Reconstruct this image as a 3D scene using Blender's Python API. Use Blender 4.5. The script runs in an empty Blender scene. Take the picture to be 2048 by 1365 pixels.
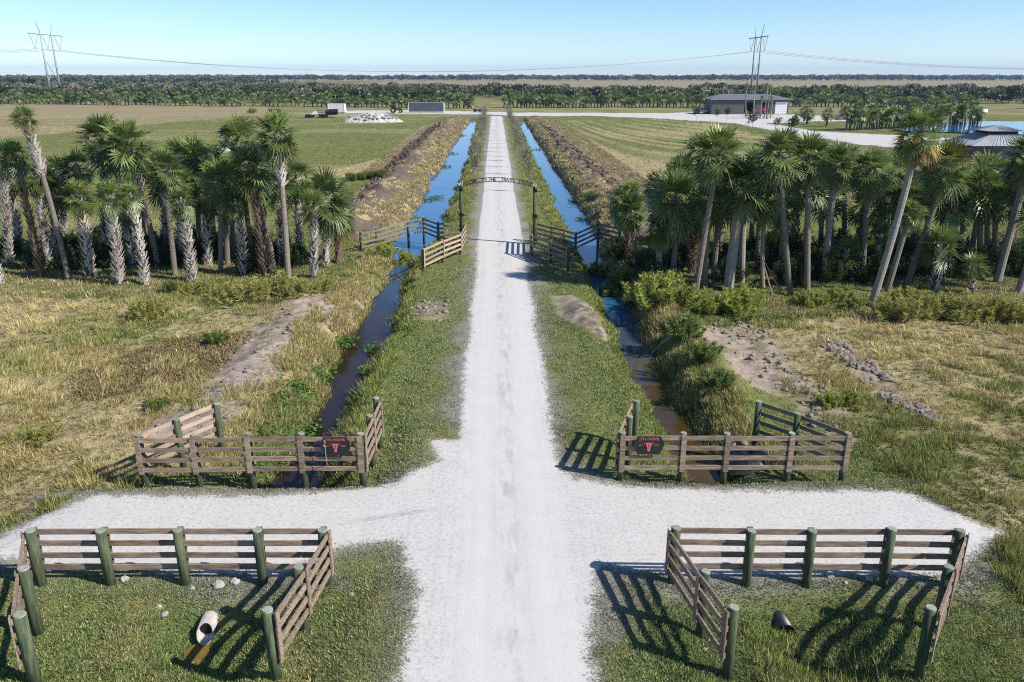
import bpy, math, random
import numpy as np
from mathutils import Vector, Matrix
R = math.radians
rnd = random.Random(7)
rs = np.random.default_rng(11)
sc = bpy.context.scene
col = sc.collection

# ------------------------------------------------------------------ camera
CH = 11.5                                   # drone height above the road, metres
FPX, W0, H0 = 1600.0, 2048.0, 1365.0        # focal length in photo pixels
PITCH, YAW = R(18.43), R(1.13)
CAM = np.array([-0.31, 0.0, CH])
fw = np.array([math.sin(YAW)*math.cos(PITCH), math.cos(YAW)*math.cos(PITCH), -math.sin(PITCH)])
rt = np.array([math.cos(YAW), -math.sin(YAW), 0.0])
up = np.cross(rt, fw)
cd = bpy.data.cameras.new('camera'); cam = bpy.data.objects.new('camera', cd); col.objects.link(cam)
cam.matrix_world = Matrix(((rt[0], up[0], -fw[0], CAM[0]), (rt[1], up[1], -fw[1], CAM[1]), (rt[2], up[2], -fw[2], CAM[2]), (0, 0, 0, 1)))
cd.sensor_width = 36; cd.lens = 36*FPX/W0; cd.clip_start = 0.1; cd.clip_end = 20000
sc.camera = cam

def ray(px, py):
    d = fw*FPX + rt*(px-W0/2) - up*(py-H0/2)
    return d/np.linalg.norm(d)
def at(px, py, z=0.0):
    d = ray(px, py); return CAM + d*((z-CAM[2])/d[2])
def atY(px, py, Y):
    d = ray(px, py); return CAM + d*((Y-CAM[1])/d[1])
def proj(x, y, z):
    X = np.asarray(x)-CAM[0]; Y = np.asarray(y)-CAM[1]; Z = np.asarray(z)-CAM[2]
    dz = X*fw[0]+Y*fw[1]+Z*fw[2]; dx = X*rt[0]+Y*rt[1]+Z*rt[2]; dy = X*up[0]+Y*up[1]+Z*up[2]
    dz = np.where(dz > 0.5, dz, 0.5)
    return W0/2+FPX*dx/dz, H0/2-FPX*dy/dz
def inview(x, y, z=0.0, m=0.18):
    u, v = proj(x, y, z)
    return (u > -m*W0) & (u < W0*(1+m)) & (v < H0*(1+m*1.3)) & (np.asarray(y) > 6)

# ------------------------------------------------------------------ numpy noise
def _h(ix, iy, s):
    a = (ix.astype(np.int64)*374761393 + iy.astype(np.int64)*668265263 + s*982451653) & 0xffffffff
    a = ((a ^ (a >> 13))*1274126177) & 0xffffffff
    return ((a ^ (a >> 16)) & 0xffff)/65535.0
def vn(x, y, s=0):
    x = np.asarray(x, float); y = np.asarray(y, float)
    ix = np.floor(x); iy = np.floor(y); fx = x-ix; fy = y-iy
    fx = fx*fx*(3-2*fx); fy = fy*fy*(3-2*fy)
    a = _h(ix, iy, s); b = _h(ix+1, iy, s); c = _h(ix, iy+1, s); d = _h(ix+1, iy+1, s)
    return (a*(1-fx)+b*fx)*(1-fy)+(c*(1-fx)+d*fx)*fy
def fbm(x, y, s=0, o=3):
    t = 0; a = .5; n = 0
    for i in range(o):
        t = t+a*vn(np.asarray(x)*2**i, np.asarray(y)*2**i, s+i*17); n += a; a *= .5
    return t/n
def ss(a, b, x):
    t = np.clip((np.asarray(x, float)-a)/(b-a), 0, 1); return t*t*(3-2*t)
def sdpoly(P, x, y):
    """signed distance to a polygon, positive inside"""
    x = np.asarray(x, float); y = np.asarray(y, float)
    d = np.full(x.shape, 1e9); ins = np.zeros(x.shape, bool); n = len(P)
    for i in range(n):
        ax, ay = P[i]; bx, by = P[(i+1) % n]
        ex, ey = bx-ax, by-ay; L = ex*ex+ey*ey+1e-9
        t = np.clip(((x-ax)*ex+(y-ay)*ey)/L, 0, 1)
        d = np.minimum(d, (x-ax-t*ex)**2+(y-ay-t*ey)**2)
        c = (ay > y) != (by > y)
        ins ^= c & (x < (bx-ax)*(y-ay)/(by-ay+(1e-12 if by == ay else 0))+ax)
    d = np.sqrt(d); return np.where(ins, d, -d)
def pxpoly(L, z=0.0): return [tuple(at(a, b, z)[:2]) for a, b in L]
def pm(P, x, y, f): return ss(-f, f, sdpoly(P, x, y))

# ------------------------------------------------------------------ terrain shape
WATER = -0.72
def lditch(y):
    c = -6.65+.25*ss(50, 66, y)+.22*(vn(y/6.0, y*0+3.3, 5)-.5)*2
    hw = 1.0+.62*ss(52, 66, y)-.35*ss(120, 230, y)+.42*(vn(y/4.5, y*0+1.7, 6)-.5)*2+.25*(vn(y/1.3, y*0+2.2, 16)-.5)*2-.35*ss(40, 48, y)*(1-ss(52, 58, y))
    return c, hw
def rditch(y):
    c = 6.3+.35*ss(24, 19, y)+.35*ss(56, 66, y)+.2*(vn(y/6.0, y*0+8.3, 7)-.5)*2
    hw = .66+.5*ss(52, 64, y)-.2*ss(120, 230, y)+.22*(vn(y/4.0, y*0+4.7, 8)-.5)*2+.2*(vn(y/1.3, y*0+5.2, 18)-.5)*2
    return c, hw
def hgt(x, y):
    x = np.asarray(x, float); y = np.asarray(y, float)
    z = -.10*ss(2.3, 4.2, np.abs(x))-.05*ss(12, 20, np.abs(x))
    near = 1-ss(180, 420, np.hypot(x, y))
    z = z+near*(.16*(fbm(x*.35, y*.35, 21)-.5)+.16*(fbm(x*1.1, y*1.1, 31)-.5))*ss(2.0, 3.4, np.abs(x))
    z = z+near*.10*(fbm(x*3.5, y*3.5, 41, 2)-.5)*ss(2.4, 3.6, np.abs(x))
    z = z-.20*ss(20.9, 21.7, y)*(1-ss(25, 30, y))*ss(3.0, 4.2, np.abs(x))*(1-ss(12, 15, np.abs(x)))-.12*ss(16.4, 15.6, y)*ss(3.2, 4.4, np.abs(x))
    pad = ss(15.4, 16.4, y)*(1-ss(20.7, 21.6, y))*(1-ss(11.5, 14, np.abs(x)))
    z = z*(1-pad)+pad*.006*(fbm(x*1.2, y*1.2, 51)-.5)
    for fn, sg in ((lditch, -1), (rditch, 1)):
        c, hw = fn(y); d = np.abs(x-c)
        dep = 1.02*ss(20.9, 22.2, y)*(1-ss(228, 236, y))+.62*(1-ss(15.0, 16.2, y))
        t = np.clip((hw+1.0-d)/1.4, 0, 1); t = t*t*(3-2*t)
        z = z*(1-t*ss(0, .3, dep))-dep*t
    z = z-.16*np.exp(-((x+6.93)/.45)**2-((y-14.95)/.5)**2)
    # spoil banks beyond the gate
    lb = ss(57, 63, y)*(1-ss(222, 240, y))
    z = z+lb*(.55+.7*fbm(x*.5, y*.5, 61))*np.exp(-((x+11.6)/1.9)**2)
    z = z+lb*(.5+.7*fbm(x*.5, y*.5, 62))*np.exp(-((x-10.6)/1.8)**2)
    z = z+lb*.55*(fbm(x*1.5, y*1.5, 63)-.4)*ss(7.6, 8.6, np.abs(x))*(1-ss(14, 16, np.abs(x)))
    # old spoil on the near banks
    nb = ss(23, 27, y)*(1-ss(44, 50, y))
    z = z+nb*(.45*np.exp(-((x+10.2)/1.6)**2)+.4*np.exp(-((x-8.6)/1.0)**2))*(.5+fbm(x*.6, y*.6, 71))
    z = z+.5*np.exp(-((x-4.0)/.9)**2-((y-38.5)/3.2)**2)
    z = z+.3*np.exp(-((x+4.0)/.7)**2-((y-38)/2.0)**2)
    return z
def gh(px, py):
    """where the photo ray meets the terrain"""
    z = 0.0
    for _ in range(8):
        p = at(px, py, z); z = float(hgt(np.array([p[0]]), np.array([p[1]]))[0])
    return np.array([p[0], p[1], z])
def gz(x, y): return float(hgt(np.array([x]), np.array([y]))[0])

# ------------------------------------------------------------------ ground zones (what grows or lies where)
Z = {k: pxpoly(v) for k, v in dict(
    sandL=[(232, 862), (300, 832), (400, 800), (420, 740), (440, 690), (540, 640), (640, 585), (745, 556), (728, 606), (655, 650), (610, 690), (570, 745), (520, 790), (470, 850), (430, 866), (250, 870)],
    litterL=[(150, 745), (300, 690), (420, 665), (500, 670), (430, 740), (300, 775), (160, 795)],
    sandR=[(1385, 650), (1500, 632), (1560, 672), (1610, 740), (1700, 800), (1770, 860), (1690, 880), (1560, 800), (1480, 760), (1410, 700)],
    clodR=[(1640, 668), (1700, 690), (1780, 750), (1890, 830), (1870, 840), (1760, 790), (1650, 700)],
    mudR=[(1092, 590), (1150, 590), (1205, 640), (1225, 690), (1150, 660), (1105, 630)],
    mudR2=[(1360, 830), (1440, 830), (1500, 880), (1460, 930), (1390, 890)],
    mudL=[(808, 600), (900, 600), (905, 640), (840, 650)],
    straL=[(-900, 590), (60, 585), (330, 592), (560, 606), (650, 584), (735, 560), (742, 600), (690, 690), (625, 790), (560, 870), (480, 900), (250, 960), (-100, 1080), (-900, 1150)],
    straR=[(1490, 640), (1700, 620), (2900, 625), (2900, 1500), (2060, 1180), (1830, 985), (1720, 880), (1560, 760)],
    bankL=[(770, 480), (838, 400), (908, 300), (940, 238), (905, 230), (860, 248), (808, 290), (765, 345), (690, 410), (640, 440), (690, 480)],
    dirtL=[(722, 418), (790, 348), (850, 290), (890, 250), (868, 250), (800, 306), (735, 370), (705, 410)],
    bankR=[(1172, 480), (1140, 400), (1090, 310), (1052, 243), (1070, 230), (1115, 258), (1205, 318), (1300, 385), (1330, 460), (1230, 500)],
    dirtR=[(1078, 250), (1120, 275), (1200, 335), (1275, 392), (1240, 402), (1175, 350), (1115, 300)],
    stripL=[(590, 348), (700, 330), (770, 312), (842, 252), (868, 247), (800, 312), (745, 350), (600, 356)],
    tanL=[(-500, 236), (130, 205), (520, 212), (575, 224), (420, 238), (230, 254), (-50, 284), (-500, 320)],
    edgeL=[(560, 226), (690, 236), (860, 240), (900, 232), (690, 224)],
    hayR=[(1072, 240), (1330, 237), (1430, 246), (1640, 300), (1740, 400), (1320, 440), (1190, 310)],
).items()}
DRIVES = [pxpoly(p) for p in (
    [(968, 224), (968, 229), (1040, 232), (1180, 231), (1330, 237), (1420, 243), (1470, 246), (1560, 262), (1640, 275), (1720, 288), (1810, 296), (1900, 300), (1990, 340), (2200, 420), (2300, 400), (2060, 300), (1900, 275), (1800, 270), (1640, 262), (1530, 246), (1620, 243), (1760, 240), (1700, 232), (1590, 229), (1500, 226), (1400, 222), (1330, 226), (1180, 225), (1040, 225)],
    [(690, 226), (760, 226), (900, 228), (980, 229), (980, 224), (900, 221.5), (760, 220), (690, 221)])]
PAD = pxpoly([(858, 880), (880, 920), (800, 958), (700, 978), (540, 994), (180, 992), (60, 1040), (-60, 1100), (80, 1130), (560, 1150), (680, 1092), (800, 1080), (838, 1180), (810, 1300), (770, 1500), (1210, 1500), (1178, 1300), (1195, 1128), (1350, 1150), (1900, 1150), (2000, 1060), (1800, 982), (1450, 982), (1250, 972), (1150, 958), (1098, 920), (1096, 880)])
def roadsd(x, y):
    """distance inside the white gravel, metres"""
    d = 1.60+.16*(vn(y/4, y*0, 91)-.5)-np.abs(x+.02)
    d = np.where(np.asarray(y) < 240, d, -50.0)
    d = np.maximum(d, sdpoly(PAD, x, y))
    for P in DRIVES: d = np.maximum(d, sdpoly(P, x, y))
    return d
def zones(x, y):
    x = np.asarray(x, float); y = np.asarray(y, float); ax = np.abs(x)
    straw = np.zeros(x.shape); sand = straw.copy(); dirt = straw.copy(); lush = straw.copy(); tan = straw.copy()
    n1 = fbm(x*.45, y*.45, 101); n2 = fbm(x*.16, y*.16, 102); n3 = fbm(x*1.5, y*1.5, 103)
    near = y < 62; mid = (y >= 50) & (y < 420); nr = np.hypot(x, y)
    straw = np.maximum(straw, pm(Z['straL'], x, y, 1.2)*(.34+.62*n2+.35*(n1-.5)))
    straw = np.maximum(straw, pm(Z['straR'], x, y, 1.2)*(.34+.62*n2+.6*(n1-.5)))
    arc = np.sin(np.hypot(x-9, y-22)*2.3+2*n1)
    straw = np.maximum(straw, pm(Z['straR'], x, y, 1.0)*ss(13, 16, x)*ss(.0, .7, arc)*.95)
    sand = np.maximum(sand, pm(Z['sandL'], x, y, 1.1)*(.78+1.1*(n1-.42)))
    straw = np.maximum(straw, pm(Z['litterL'], x, y, .6)*.9); dirt = np.maximum(dirt, pm(Z['litterL'], x, y, .6)*.42*n3*2)
    sand = np.maximum(sand, pm(Z['sandR'], x, y, 1.5)*(.72+1.1*(n1-.42)))
    sand = np.maximum(sand, pm(Z['clodR'], x, y, 1.0)*(.65+.8*(n3-.45)))
    sand = np.maximum(sand, pm(Z['mudR'], x, y, .5)*(.4+.5*n3)); dirt = np.maximum(dirt, pm(Z['mudR'], x, y, .6)*.45*n1*2); sand = np.maximum(sand, pm(Z['mudR2'], x, y, .5)*.5)
    dirt = np.maximum(dirt, pm(Z['mudR2'], x, y, .5)*.6); straw = np.maximum(straw, pm(Z['mudL'], x, y, .4)*.6); dirt = np.maximum(dirt, pm(Z['mudL'], x, y, .3)*.5)
    # near ditch outer banks: straw and tall grass
    b = ss(23, 26, y)*(1-ss(46, 52, y))
    straw = np.maximum(straw, b*np.exp(-((x+8.6)/.9)**2)*.75)
    # under the palms: litter and green, their shade put in as dirt
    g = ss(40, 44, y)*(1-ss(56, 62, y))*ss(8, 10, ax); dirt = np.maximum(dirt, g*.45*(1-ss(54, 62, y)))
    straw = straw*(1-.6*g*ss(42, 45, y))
    # banks and fields beyond the gate
    straw = np.maximum(straw, pm(Z['bankL'], x, y, .8)*.95); straw = np.maximum(straw, pm(Z['bankR'], x, y, .8)*.95)
    dirt = np.maximum(dirt, pm(Z['dirtL'], x, y, 1.2)*(.70+.9*(n1-.4))); dirt = np.maximum(dirt, pm(Z['dirtR'], x, y, 1.2)*(.70+.9*(n1-.4)))
    bk = np.maximum(pm(Z['bankL'], x, y, .8), pm(Z['bankR'], x, y, .8)); dirt = np.maximum(dirt, bk*(.18+.8*ss(.44, .58, fbm(x*.8, y*.5, 108))))
    straw = np.maximum(straw, pm(Z['stripL'], x, y, 1.0)*.85)
    straw = np.maximum(straw, mid*ss(14, 20, -x)*(.12+.35*ss(.45, .75, fbm(x*.03, y*.12, 104))))
    tan = np.maximum(tan, pm(Z['tanL'], x, y, 3.0)*(.92-.4*ss(.5, .7, fbm(x*.012, y*.05, 105))))
    straw = np.maximum(straw, pm(Z['edgeL'], x, y, 4.0)*.6*n2*1.6)
    u = x+.33*(y-170)*ss(12, 40, x)+2.2*(fbm(x*.02, y*.02, 106)-.5)
    st = .5+.28*np.sin(u*2.1)+.2*np.sin(u*.83+1)+.9*(fbm(x*.06, y*.035, 107)-.5)
    straw = np.maximum(straw, pm(Z['hayR'], x, y, 2.0)*np.clip(st, .05, 1)*.95)
    tan = np.maximum(tan, ss(500, 640, y)*(1-ss(-140, -240, x+.0*y)*(y < 1500)))
    straw = np.maximum(straw, .5*ss(225, 250, y)*(1-ss(430, 520, y))*(.4+n2))
    lush = np.maximum(lush, ss(.9, .2, np.minimum(np.abs(x-lditch(y)[0])-lditch(y)[1], np.abs(x-rditch(y)[0])-rditch(y)[1]))*(y < 60))
    lush = np.maximum(lush, ((y < 15.5) & (ax > 3))*.75*n2*1.4)
    rd = roadsd(x, y)
    gravel = np.clip(.5+rd*np.where(y < 60, .85, 2.0), 0, 1)
    spread = ss(15.4, 16.4, y)*(1-ss(21.2, 22.4, y))*(1-ss(13, 15, ax))
    dust = np.clip(np.exp(-np.clip(-rd, 0, 9)/1.35)*(.60+.85*(n1-.3)), 0, 1)*(y < 260)
    dust = np.maximum(dust, spread*.75*ss(.35, .65, n1))
    dust = np.maximum(dust, ((y < 15.8) & (ax < 11) & (ax > 4))*.40*n2*ss(10, 15, y))
    # ditch bed: mud
    for fn in (lditch, rditch):
        c, hw = fn(y); dirt = np.maximum(dirt, ss(hw+.15, hw-.25, np.abs(x-c))*.9*(1-spread)*(y < 236)*(y > 21))
    lt = 1-ss(.0, .5, gravel-.2)
    return dict(straw=np.clip(straw, 0, 1)*lt, sand=np.clip(sand, 0, 1)*lt, dirt=np.clip(dirt, 0, 1)*lt, dust=dust, gravel=gravel, tan=tan, lush=lush, n2=n2)

# ------------------------------------------------------------------ node helpers
class NT:
    def __init__(s, name):
        s.m = bpy.data.materials.new(name); s.m.use_nodes = True; s.t = s.m.node_tree; s.t.nodes.clear()
        s.out = s.n('ShaderNodeOutputMaterial')
    def n(s, ty, **k):
        nd = s.t.nodes.new(ty)
        for a, b in k.items(): setattr(nd, a, b)
        return nd
    def l(s, a, b): s.t.links.new(a, b)
    def set(s, sock, v):
        if hasattr(v, 'is_output'): s.l(v, sock)
        else: sock.default_value = v
    def pos(s, sc=(1, 1, 1)):
        g = s.n('ShaderNodeNewGeometry'); m = s.n('ShaderNodeMapping'); m.inputs['Scale'].default_value = sc; s.l(g.outputs['Position'], m.inputs['Vector']); return m.outputs[0]
    def opos(s, sc=(1, 1, 1)):
        g = s.n('ShaderNodeTexCoord'); m = s.n('ShaderNodeMapping'); m.inputs['Scale'].default_value = sc; s.l(g.outputs['Object'], m.inputs['Vector']); return m.outputs[0]
    def noise(s, vec, scale, det=4, rough=.55):
        x = s.n('ShaderNodeTexNoise'); x.inputs['Scale'].default_value = scale; x.inputs['Detail'].default_value = det; x.inputs['Roughness'].default_value = rough; s.l(vec, x.inputs['Vector']); return x.outputs['Fac']
    def math(s, op, a, b=0.0, c=0.0):
        x = s.n('ShaderNodeMath', operation=op)
        for i, v in enumerate((a, b, c)): s.set(x.inputs[i], v)
        return x.outputs[0]
    def rng(s, v, a, b, c=0.0, d=1.0):
        x = s.n('ShaderNodeMapRange'); x.interpolation_type = 'SMOOTHSTEP'
        for i, q in enumerate((v, a, b, c, d)): s.set(x.inputs[i], q)
        return x.outputs[0]
    def mix(s, f, a, b, mode='MIX'):
        x = s.n('ShaderNodeMix', data_type='RGBA', blend_type=mode); s.set(x.inputs[0], f)
        for i, v in ((6, a), (7, b)): s.set(x.inputs[i], v if hasattr(v, 'is_output') else (*v, 1))
        return x.outputs[2]
    def bump(s, h, st=.3, dist=.02):
        x = s.n('ShaderNodeBump'); x.inputs['Strength'].default_value = st; x.inputs['Distance'].default_value = dist; s.l(h, x.inputs['Height']); return x.outputs[0]
    def bsdf(s, c, rough=.8, spec=.3, metal=0.0, normal=None, sub=None):
        b = s.n('ShaderNodeBsdfPrincipled'); s.set(b.inputs['Base Color'], c if hasattr(c, 'is_output') else (*c, 1)); s.set(b.inputs['Roughness'], rough)
        b.inputs['Specular IOR Level'].default_value = spec; b.inputs['Metallic'].default_value = metal
        if normal is not None: s.l(normal, b.inputs['Normal'])
        return b
    def done(s, b): s.l(b.outputs[0], s.out.inputs['Surface']); return s.m

def mat(name, c1, c2=None, rough=.75, spec=.3, scale=4.0, metal=0.0, bump=.0, stretch=(1, 1, 1), dist=.01):
    t = NT(name); v = t.opos(stretch); n = t.noise(v, scale, 5, .6)
    c2 = c2 or tuple(q*.7 for q in c1)
    oi = t.n('ShaderNodeObjectInfo'); c = t.mix(t.rng(n, .3, .7), c1, c2)
    c = t.mix(.34, c, t.mix(oi.outputs['Random'], (0.25, .25, .27), (1.25, 1.2, 1.15)), 'MULTIPLY')
    return t.done(t.bsdf(c, rough, spec, metal, t.bump(n, bump, dist) if bump else None))
def leafmat(name, rough=.5, spec=.35, trans=.22, rand=.3):
    t = NT(name); a = t.n('ShaderNodeAttribute', attribute_name='col'); oi = t.n('ShaderNodeObjectInfo')
    c = t.mix(rand, a.outputs['Color'], t.mix(oi.outputs['Random'], (.35, .4, .45), (1.25, 1.15, .9)), 'MULTIPLY') if rand else a.outputs['Color']
    b = t.bsdf(c, rough, spec); tr = t.n('ShaderNodeBsdfTranslucent'); t.l(c, tr.inputs['Color'])
    mx = t.n('ShaderNodeMixShader'); mx.inputs[0].default_value = trans; t.l(b.outputs[0], mx.inputs[1]); t.l(tr.outputs[0], mx.inputs[2])
    return t.done(mx)

GRAV = (.565, .540, .510)
def gravel_nodes(t):
    p = t.pos()
    n1 = t.noise(p, 1.1, 4); n2 = t.noise(p, 9, 4, .65); n3 = t.noise(p, 42, 3, .7); st = t.noise(t.pos((5.5, .09, 1)), 1.0, 4)
    c = t.mix(t.math('MULTIPLY', t.rng(n1, .35, .7), .5), GRAV, (.505, .482, .452))
    c = t.mix(t.math('MULTIPLY', t.rng(st, .5, .72), .35), c, (.44, .43, .42))
    c = t.mix(t.math('MULTIPLY', t.rng(n2, .56, .70), .42), c, (.33, .31, .285))
    sx = t.n('ShaderNodeSeparateXYZ'); t.l(p, sx.inputs[0]); cb = t.rng(t.math('ABSOLUTE', t.math('ADD', sx.outputs[0], t.math('MULTIPLY', t.math('SUBTRACT', n1, .5), .5))), .45, .05); c = t.mix(t.math('MULTIPLY', t.math('MULTIPLY', cb, t.rng(t.noise(t.pos((1, .25, 1)), 3.0, 4), .42, .7)), .45), c, (.26, .25, .24))
    c = t.mix(t.math('MULTIPLY', t.rng(n3, .60, .73), .55), c, (.22, .205, .185))
    wv = t.math('ABSOLUTE', t.math('SUBTRACT', t.math('ABSOLUTE', t.math('ADD', sx.outputs[0], t.math('MULTIPLY', t.math('SUBTRACT', t.noise(t.pos((.2, .06, 1)), 1.0, 2), .5), .8))), .82)); c = t.mix(t.math('MULTIPLY', t.rng(wv, .34, .05), t.math('MULTIPLY', t.rng(n2, .3, .6), .35)), c, (.60, .585, .57)); c = t.mix(t.math('MULTIPLY', t.rng(t.math('ADD', t.math('ABSOLUTE', sx.outputs[0]), t.math('MULTIPLY', t.math('SUBTRACT', n1, .5), 1.2)), 1.1, 1.7), t.math('MULTIPLY', t.rng(n2, .45, .62), .42)), c, (.36, .34, .31))
    h = t.math('ADD', t.math('MULTIPLY', n2, 1.0), t.math('MULTIPLY', n3, .5))
    return c, h
def ground_mat():
    t = NT('pasture_ground'); A = t.n('ShaderNodeAttribute', attribute_name='mA'); B = t.n('ShaderNodeAttribute', attribute_name='mB')
    sa = t.n('ShaderNodeSeparateColor'); t.l(A.outputs['Color'], sa.inputs[0]); sb = t.n('ShaderNodeSeparateColor'); t.l(B.outputs['Color'], sb.inputs[0])
    straw, sand, dirt, dust = sa.outputs[0], sa.outputs[1], sa.outputs[2], A.outputs['Alpha']; gravel, tan, lush = sb.outputs[0], sb.outputs[1], sb.outputs[2]
    p = t.pos(); nb = t.noise(p, .5, 5, .6); nm = t.noise(p, 2.6, 5, .65); nf = t.noise(p, 14, 4, .7); nff = t.noise(p, 45, 3, .7); nx = t.noise(t.pos((.03, .25, 1)), 1.0, 5, .6)
    def thr(w, n, a=.8, soft=.16):
        v = t.math('ADD', w, t.math('MULTIPLY', t.math('SUBTRACT', n, .5), a*1.6)); return t.rng(v, .5-soft, .5+soft)
    g = t.mix(t.rng(nm, .3, .7), (.19, .205, .065), (.125, .150, .045)); g = t.mix(t.rng(nb, .42, .66), g, (.205, .195, .068))
    g = t.mix(t.rng(nf, .48, .7), g, (.045, .060, .022))
    c = t.mix(t.math('MULTIPLY', thr(lush, nm), .6), g, (.085, .125, .036))
    sw = t.mix(t.rng(nf, .40, .60), (.42, .345, .175), (.17, .145, .068)); sw = t.mix(t.rng(nff, .48, .66), sw, (.52, .44, .26)); sw = t.mix(t.rng(nm, .5, .75), sw, (.22, .20, .08))
    nmix = t.math('ADD', t.math('MULTIPLY', nm, .6), t.math('MULTIPLY', nf, .4))
    c = t.mix(thr(straw, nmix, .9, .22), c, sw)
    tn = t.mix(t.rng(nx, .35, .65), (.30, .235, .135), (.235, .20, .105)); tn = t.mix(t.math('MULTIPLY', t.rng(nf, .4, .7), .5), tn, (.36, .30, .18)); c = t.mix(t.rng(tan, .2, .8), c, tn)
    sd = t.mix(t.rng(nm, .35, .65), (.41, .335, .27), (.25, .20, .155)); sd = t.mix(t.math('MULTIPLY', t.rng(nf, .5, .68), .6), sd, (.17, .135, .10)); c = t.mix(thr(sand, nmix, .7), c, sd)
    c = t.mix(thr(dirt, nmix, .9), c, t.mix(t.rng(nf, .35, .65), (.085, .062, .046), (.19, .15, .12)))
    c = t.mix(t.math('MULTIPLY', thr(dust, t.math('ADD', t.math('MULTIPLY', nf, .5), t.math('MULTIPLY', nff, .5)), 1.1, .10), .9), c, t.mix(t.rng(nff, .35, .65), (.36, .34, .31), (.19, .175, .14)))
    gc, gb = gravel_nodes(t); c = t.mix(thr(gravel, t.math('ADD', t.math('MULTIPLY', nm, .35), t.math('ADD', t.math('MULTIPLY', nf, .35), t.math('MULTIPLY', nff, .3))), 1.35, .05), c, gc)
    h = t.math('ADD', t.math('MULTIPLY', nf, .7), t.math('MULTIPLY', nff, .35))
    gm = thr(gravel, t.math('ADD', t.math('MULTIPLY', nm, .35), t.math('ADD', t.math('MULTIPLY', nf, .35), t.math('MULTIPLY', nff, .3))), 1.35, .05); nx_ = t.n('ShaderNodeMix', data_type='VECTOR'); t.l(gm, nx_.inputs[0]); t.l(t.bump(h, .6, .06), nx_.inputs[4]); t.l(t.bump(gb, .28, .03), nx_.inputs[5])
    return t.done(t.bsdf(c, .95, .08, 0, nx_.outputs[1]))
def road_mat():
    t = NT('shell_gravel'); c, h = gravel_nodes(t); return t.done(t.bsdf(c, .95, .08, 0, t.bump(h, .28, .03)))
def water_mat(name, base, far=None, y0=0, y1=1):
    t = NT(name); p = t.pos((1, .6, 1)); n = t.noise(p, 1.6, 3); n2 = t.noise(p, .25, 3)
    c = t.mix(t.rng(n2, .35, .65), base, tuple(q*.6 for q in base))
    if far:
        sx = t.n('ShaderNodeSeparateXYZ'); t.l(t.pos(), sx.inputs[0]); c = t.mix(t.rng(t.math('ADD', sx.outputs[1], t.math('MULTIPLY', t.math('SUBTRACT', t.noise(t.pos((.8, .25, 1)), 1.0, 3), .5), 14.0)), y0, y1), c, far)  # blue base colour of the far water stands in for reflected sky
    b = t.bsdf(c, .045, .5, 0, t.bump(n, .035, .05)); b.inputs['IOR'].default_value = 1.33; b.inputs['Specular Tint'].default_value = (.42, .70, 1.0, 1); return t.done(b)  # reflection tinted blue to deepen the mirrored sky

M = {}
M['ground'] = ground_mat(); M['road'] = road_mat()
M['waterL'] = water_mat('dark_ditch_water', (.030, .018, .010), (.030, .125, .27), 40, 60); M['waterR'] = water_mat('brown_ditch_water', (.085, .050, .012), (.028, .11, .23), 29, 44); M['waterB'] = water_mat('blue_ditch_water', (.030, .125, .27)); M['waterF'] = water_mat('open_water', (.035, .15, .32)); M['waterP'] = water_mat('orange_puddle', (.19, .115, .03))  # blue tones put the sky's reflection into the water colour
M['blade'] = leafmat('grass_blade', .75, .15, .25, 0); M['palm'] = leafmat('palm_leaf', .40, .5, .3, .3); M['leaf'] = leafmat('broad_leaf', .6, .25, .22, .45); M['shrub'] = leafmat('feathery_leaf', .7, .2, .4, .2)
M['trunk'] = mat('smooth_palm_bark', (.27, .235, .195), (.17, .145, .12), .9, .1, 5, bump=.5, stretch=(1, 1, 5), dist=.03)
M['trunkg'] = mat('grey_palm_bark', (.33, .30, .27), (.22, .20, .18), .9, .1, 5, bump=.5, stretch=(1, 1, 5), dist=.03)
M['boot'] = mat('bleached_palm_boots', (.66, .61, .56), (.50, .44, .38), .9, .1, 7, bump=.4)
M['bootb'] = mat('brown_palm_boots', (.33, .235, .165), (.22, .15, .10), .9, .1, 6, bump=.4)
M['bootd'] = mat('boot_gap_shade', (.12, .10, .085), (.08, .065, .055), .95, .05, 7); M['bark'] = mat('tree_bark', (.20, .17, .14), (.12, .10, .085), .9, .1, 6)  # trunk core coloured dark for the shade between the boots
M['post'] = mat('green_treated_post', (.125, .150, .085), (.048, .066, .040), .9, .1, 4, bump=.7, stretch=(5, 5, .5))
M['posttop'] = mat('weathered_post_end', (.34, .36, .30), (.24, .25, .20), .9, .1, 12)
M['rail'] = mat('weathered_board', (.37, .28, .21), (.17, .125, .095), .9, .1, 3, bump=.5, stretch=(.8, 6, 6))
M['raill'] = mat('pale_tan_board', (.46, .36, .27), (.34, .26, .19), .85, .15, 3, bump=.3, stretch=(1.2, 1.2, 8))  # paler tan board colour
M['raild'] = mat('grey_board', (.26, .23, .175), (.17, .155, .115), .85, .15, 3, bump=.3, stretch=(1.2, 1.2, 8))  # greyer board colour
M['black'] = mat('black_metal', (.018, .018, .020), (.012, .012, .012), .5, .4)
M['rust'] = mat('red_rust_metal', (.16, .05, .032), (.10, .032, .022), .7, .3, 9)
M['white'] = mat('white_paint', (.76, .76, .75), (.66, .66, .65), .55, .35)
M['signred'] = mat('sign_red', (.55, .045, .06), (.42, .035, .05), .5, .3, 9); M['signpink'] = mat('sign_pink', (.72, .20, .23), (.60, .13, .16), .5, .3, 9)
M['signtext'] = mat('faded_red_letter', (.34, .10, .11), (.26, .07, .08), .6, .3, 9)
M['steel'] = mat('galvanised_steel', (.36, .38, .41), (.28, .30, .33), .6, .4, 2)
M['wire'] = mat('aluminium_wire', (.42, .43, .45), (.36, .37, .39), .7, .2)
M['wallg'] = mat('grey_barn_siding', (.115, .110, .112), (.095, .092, .095), .7, .25, 1)
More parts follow.
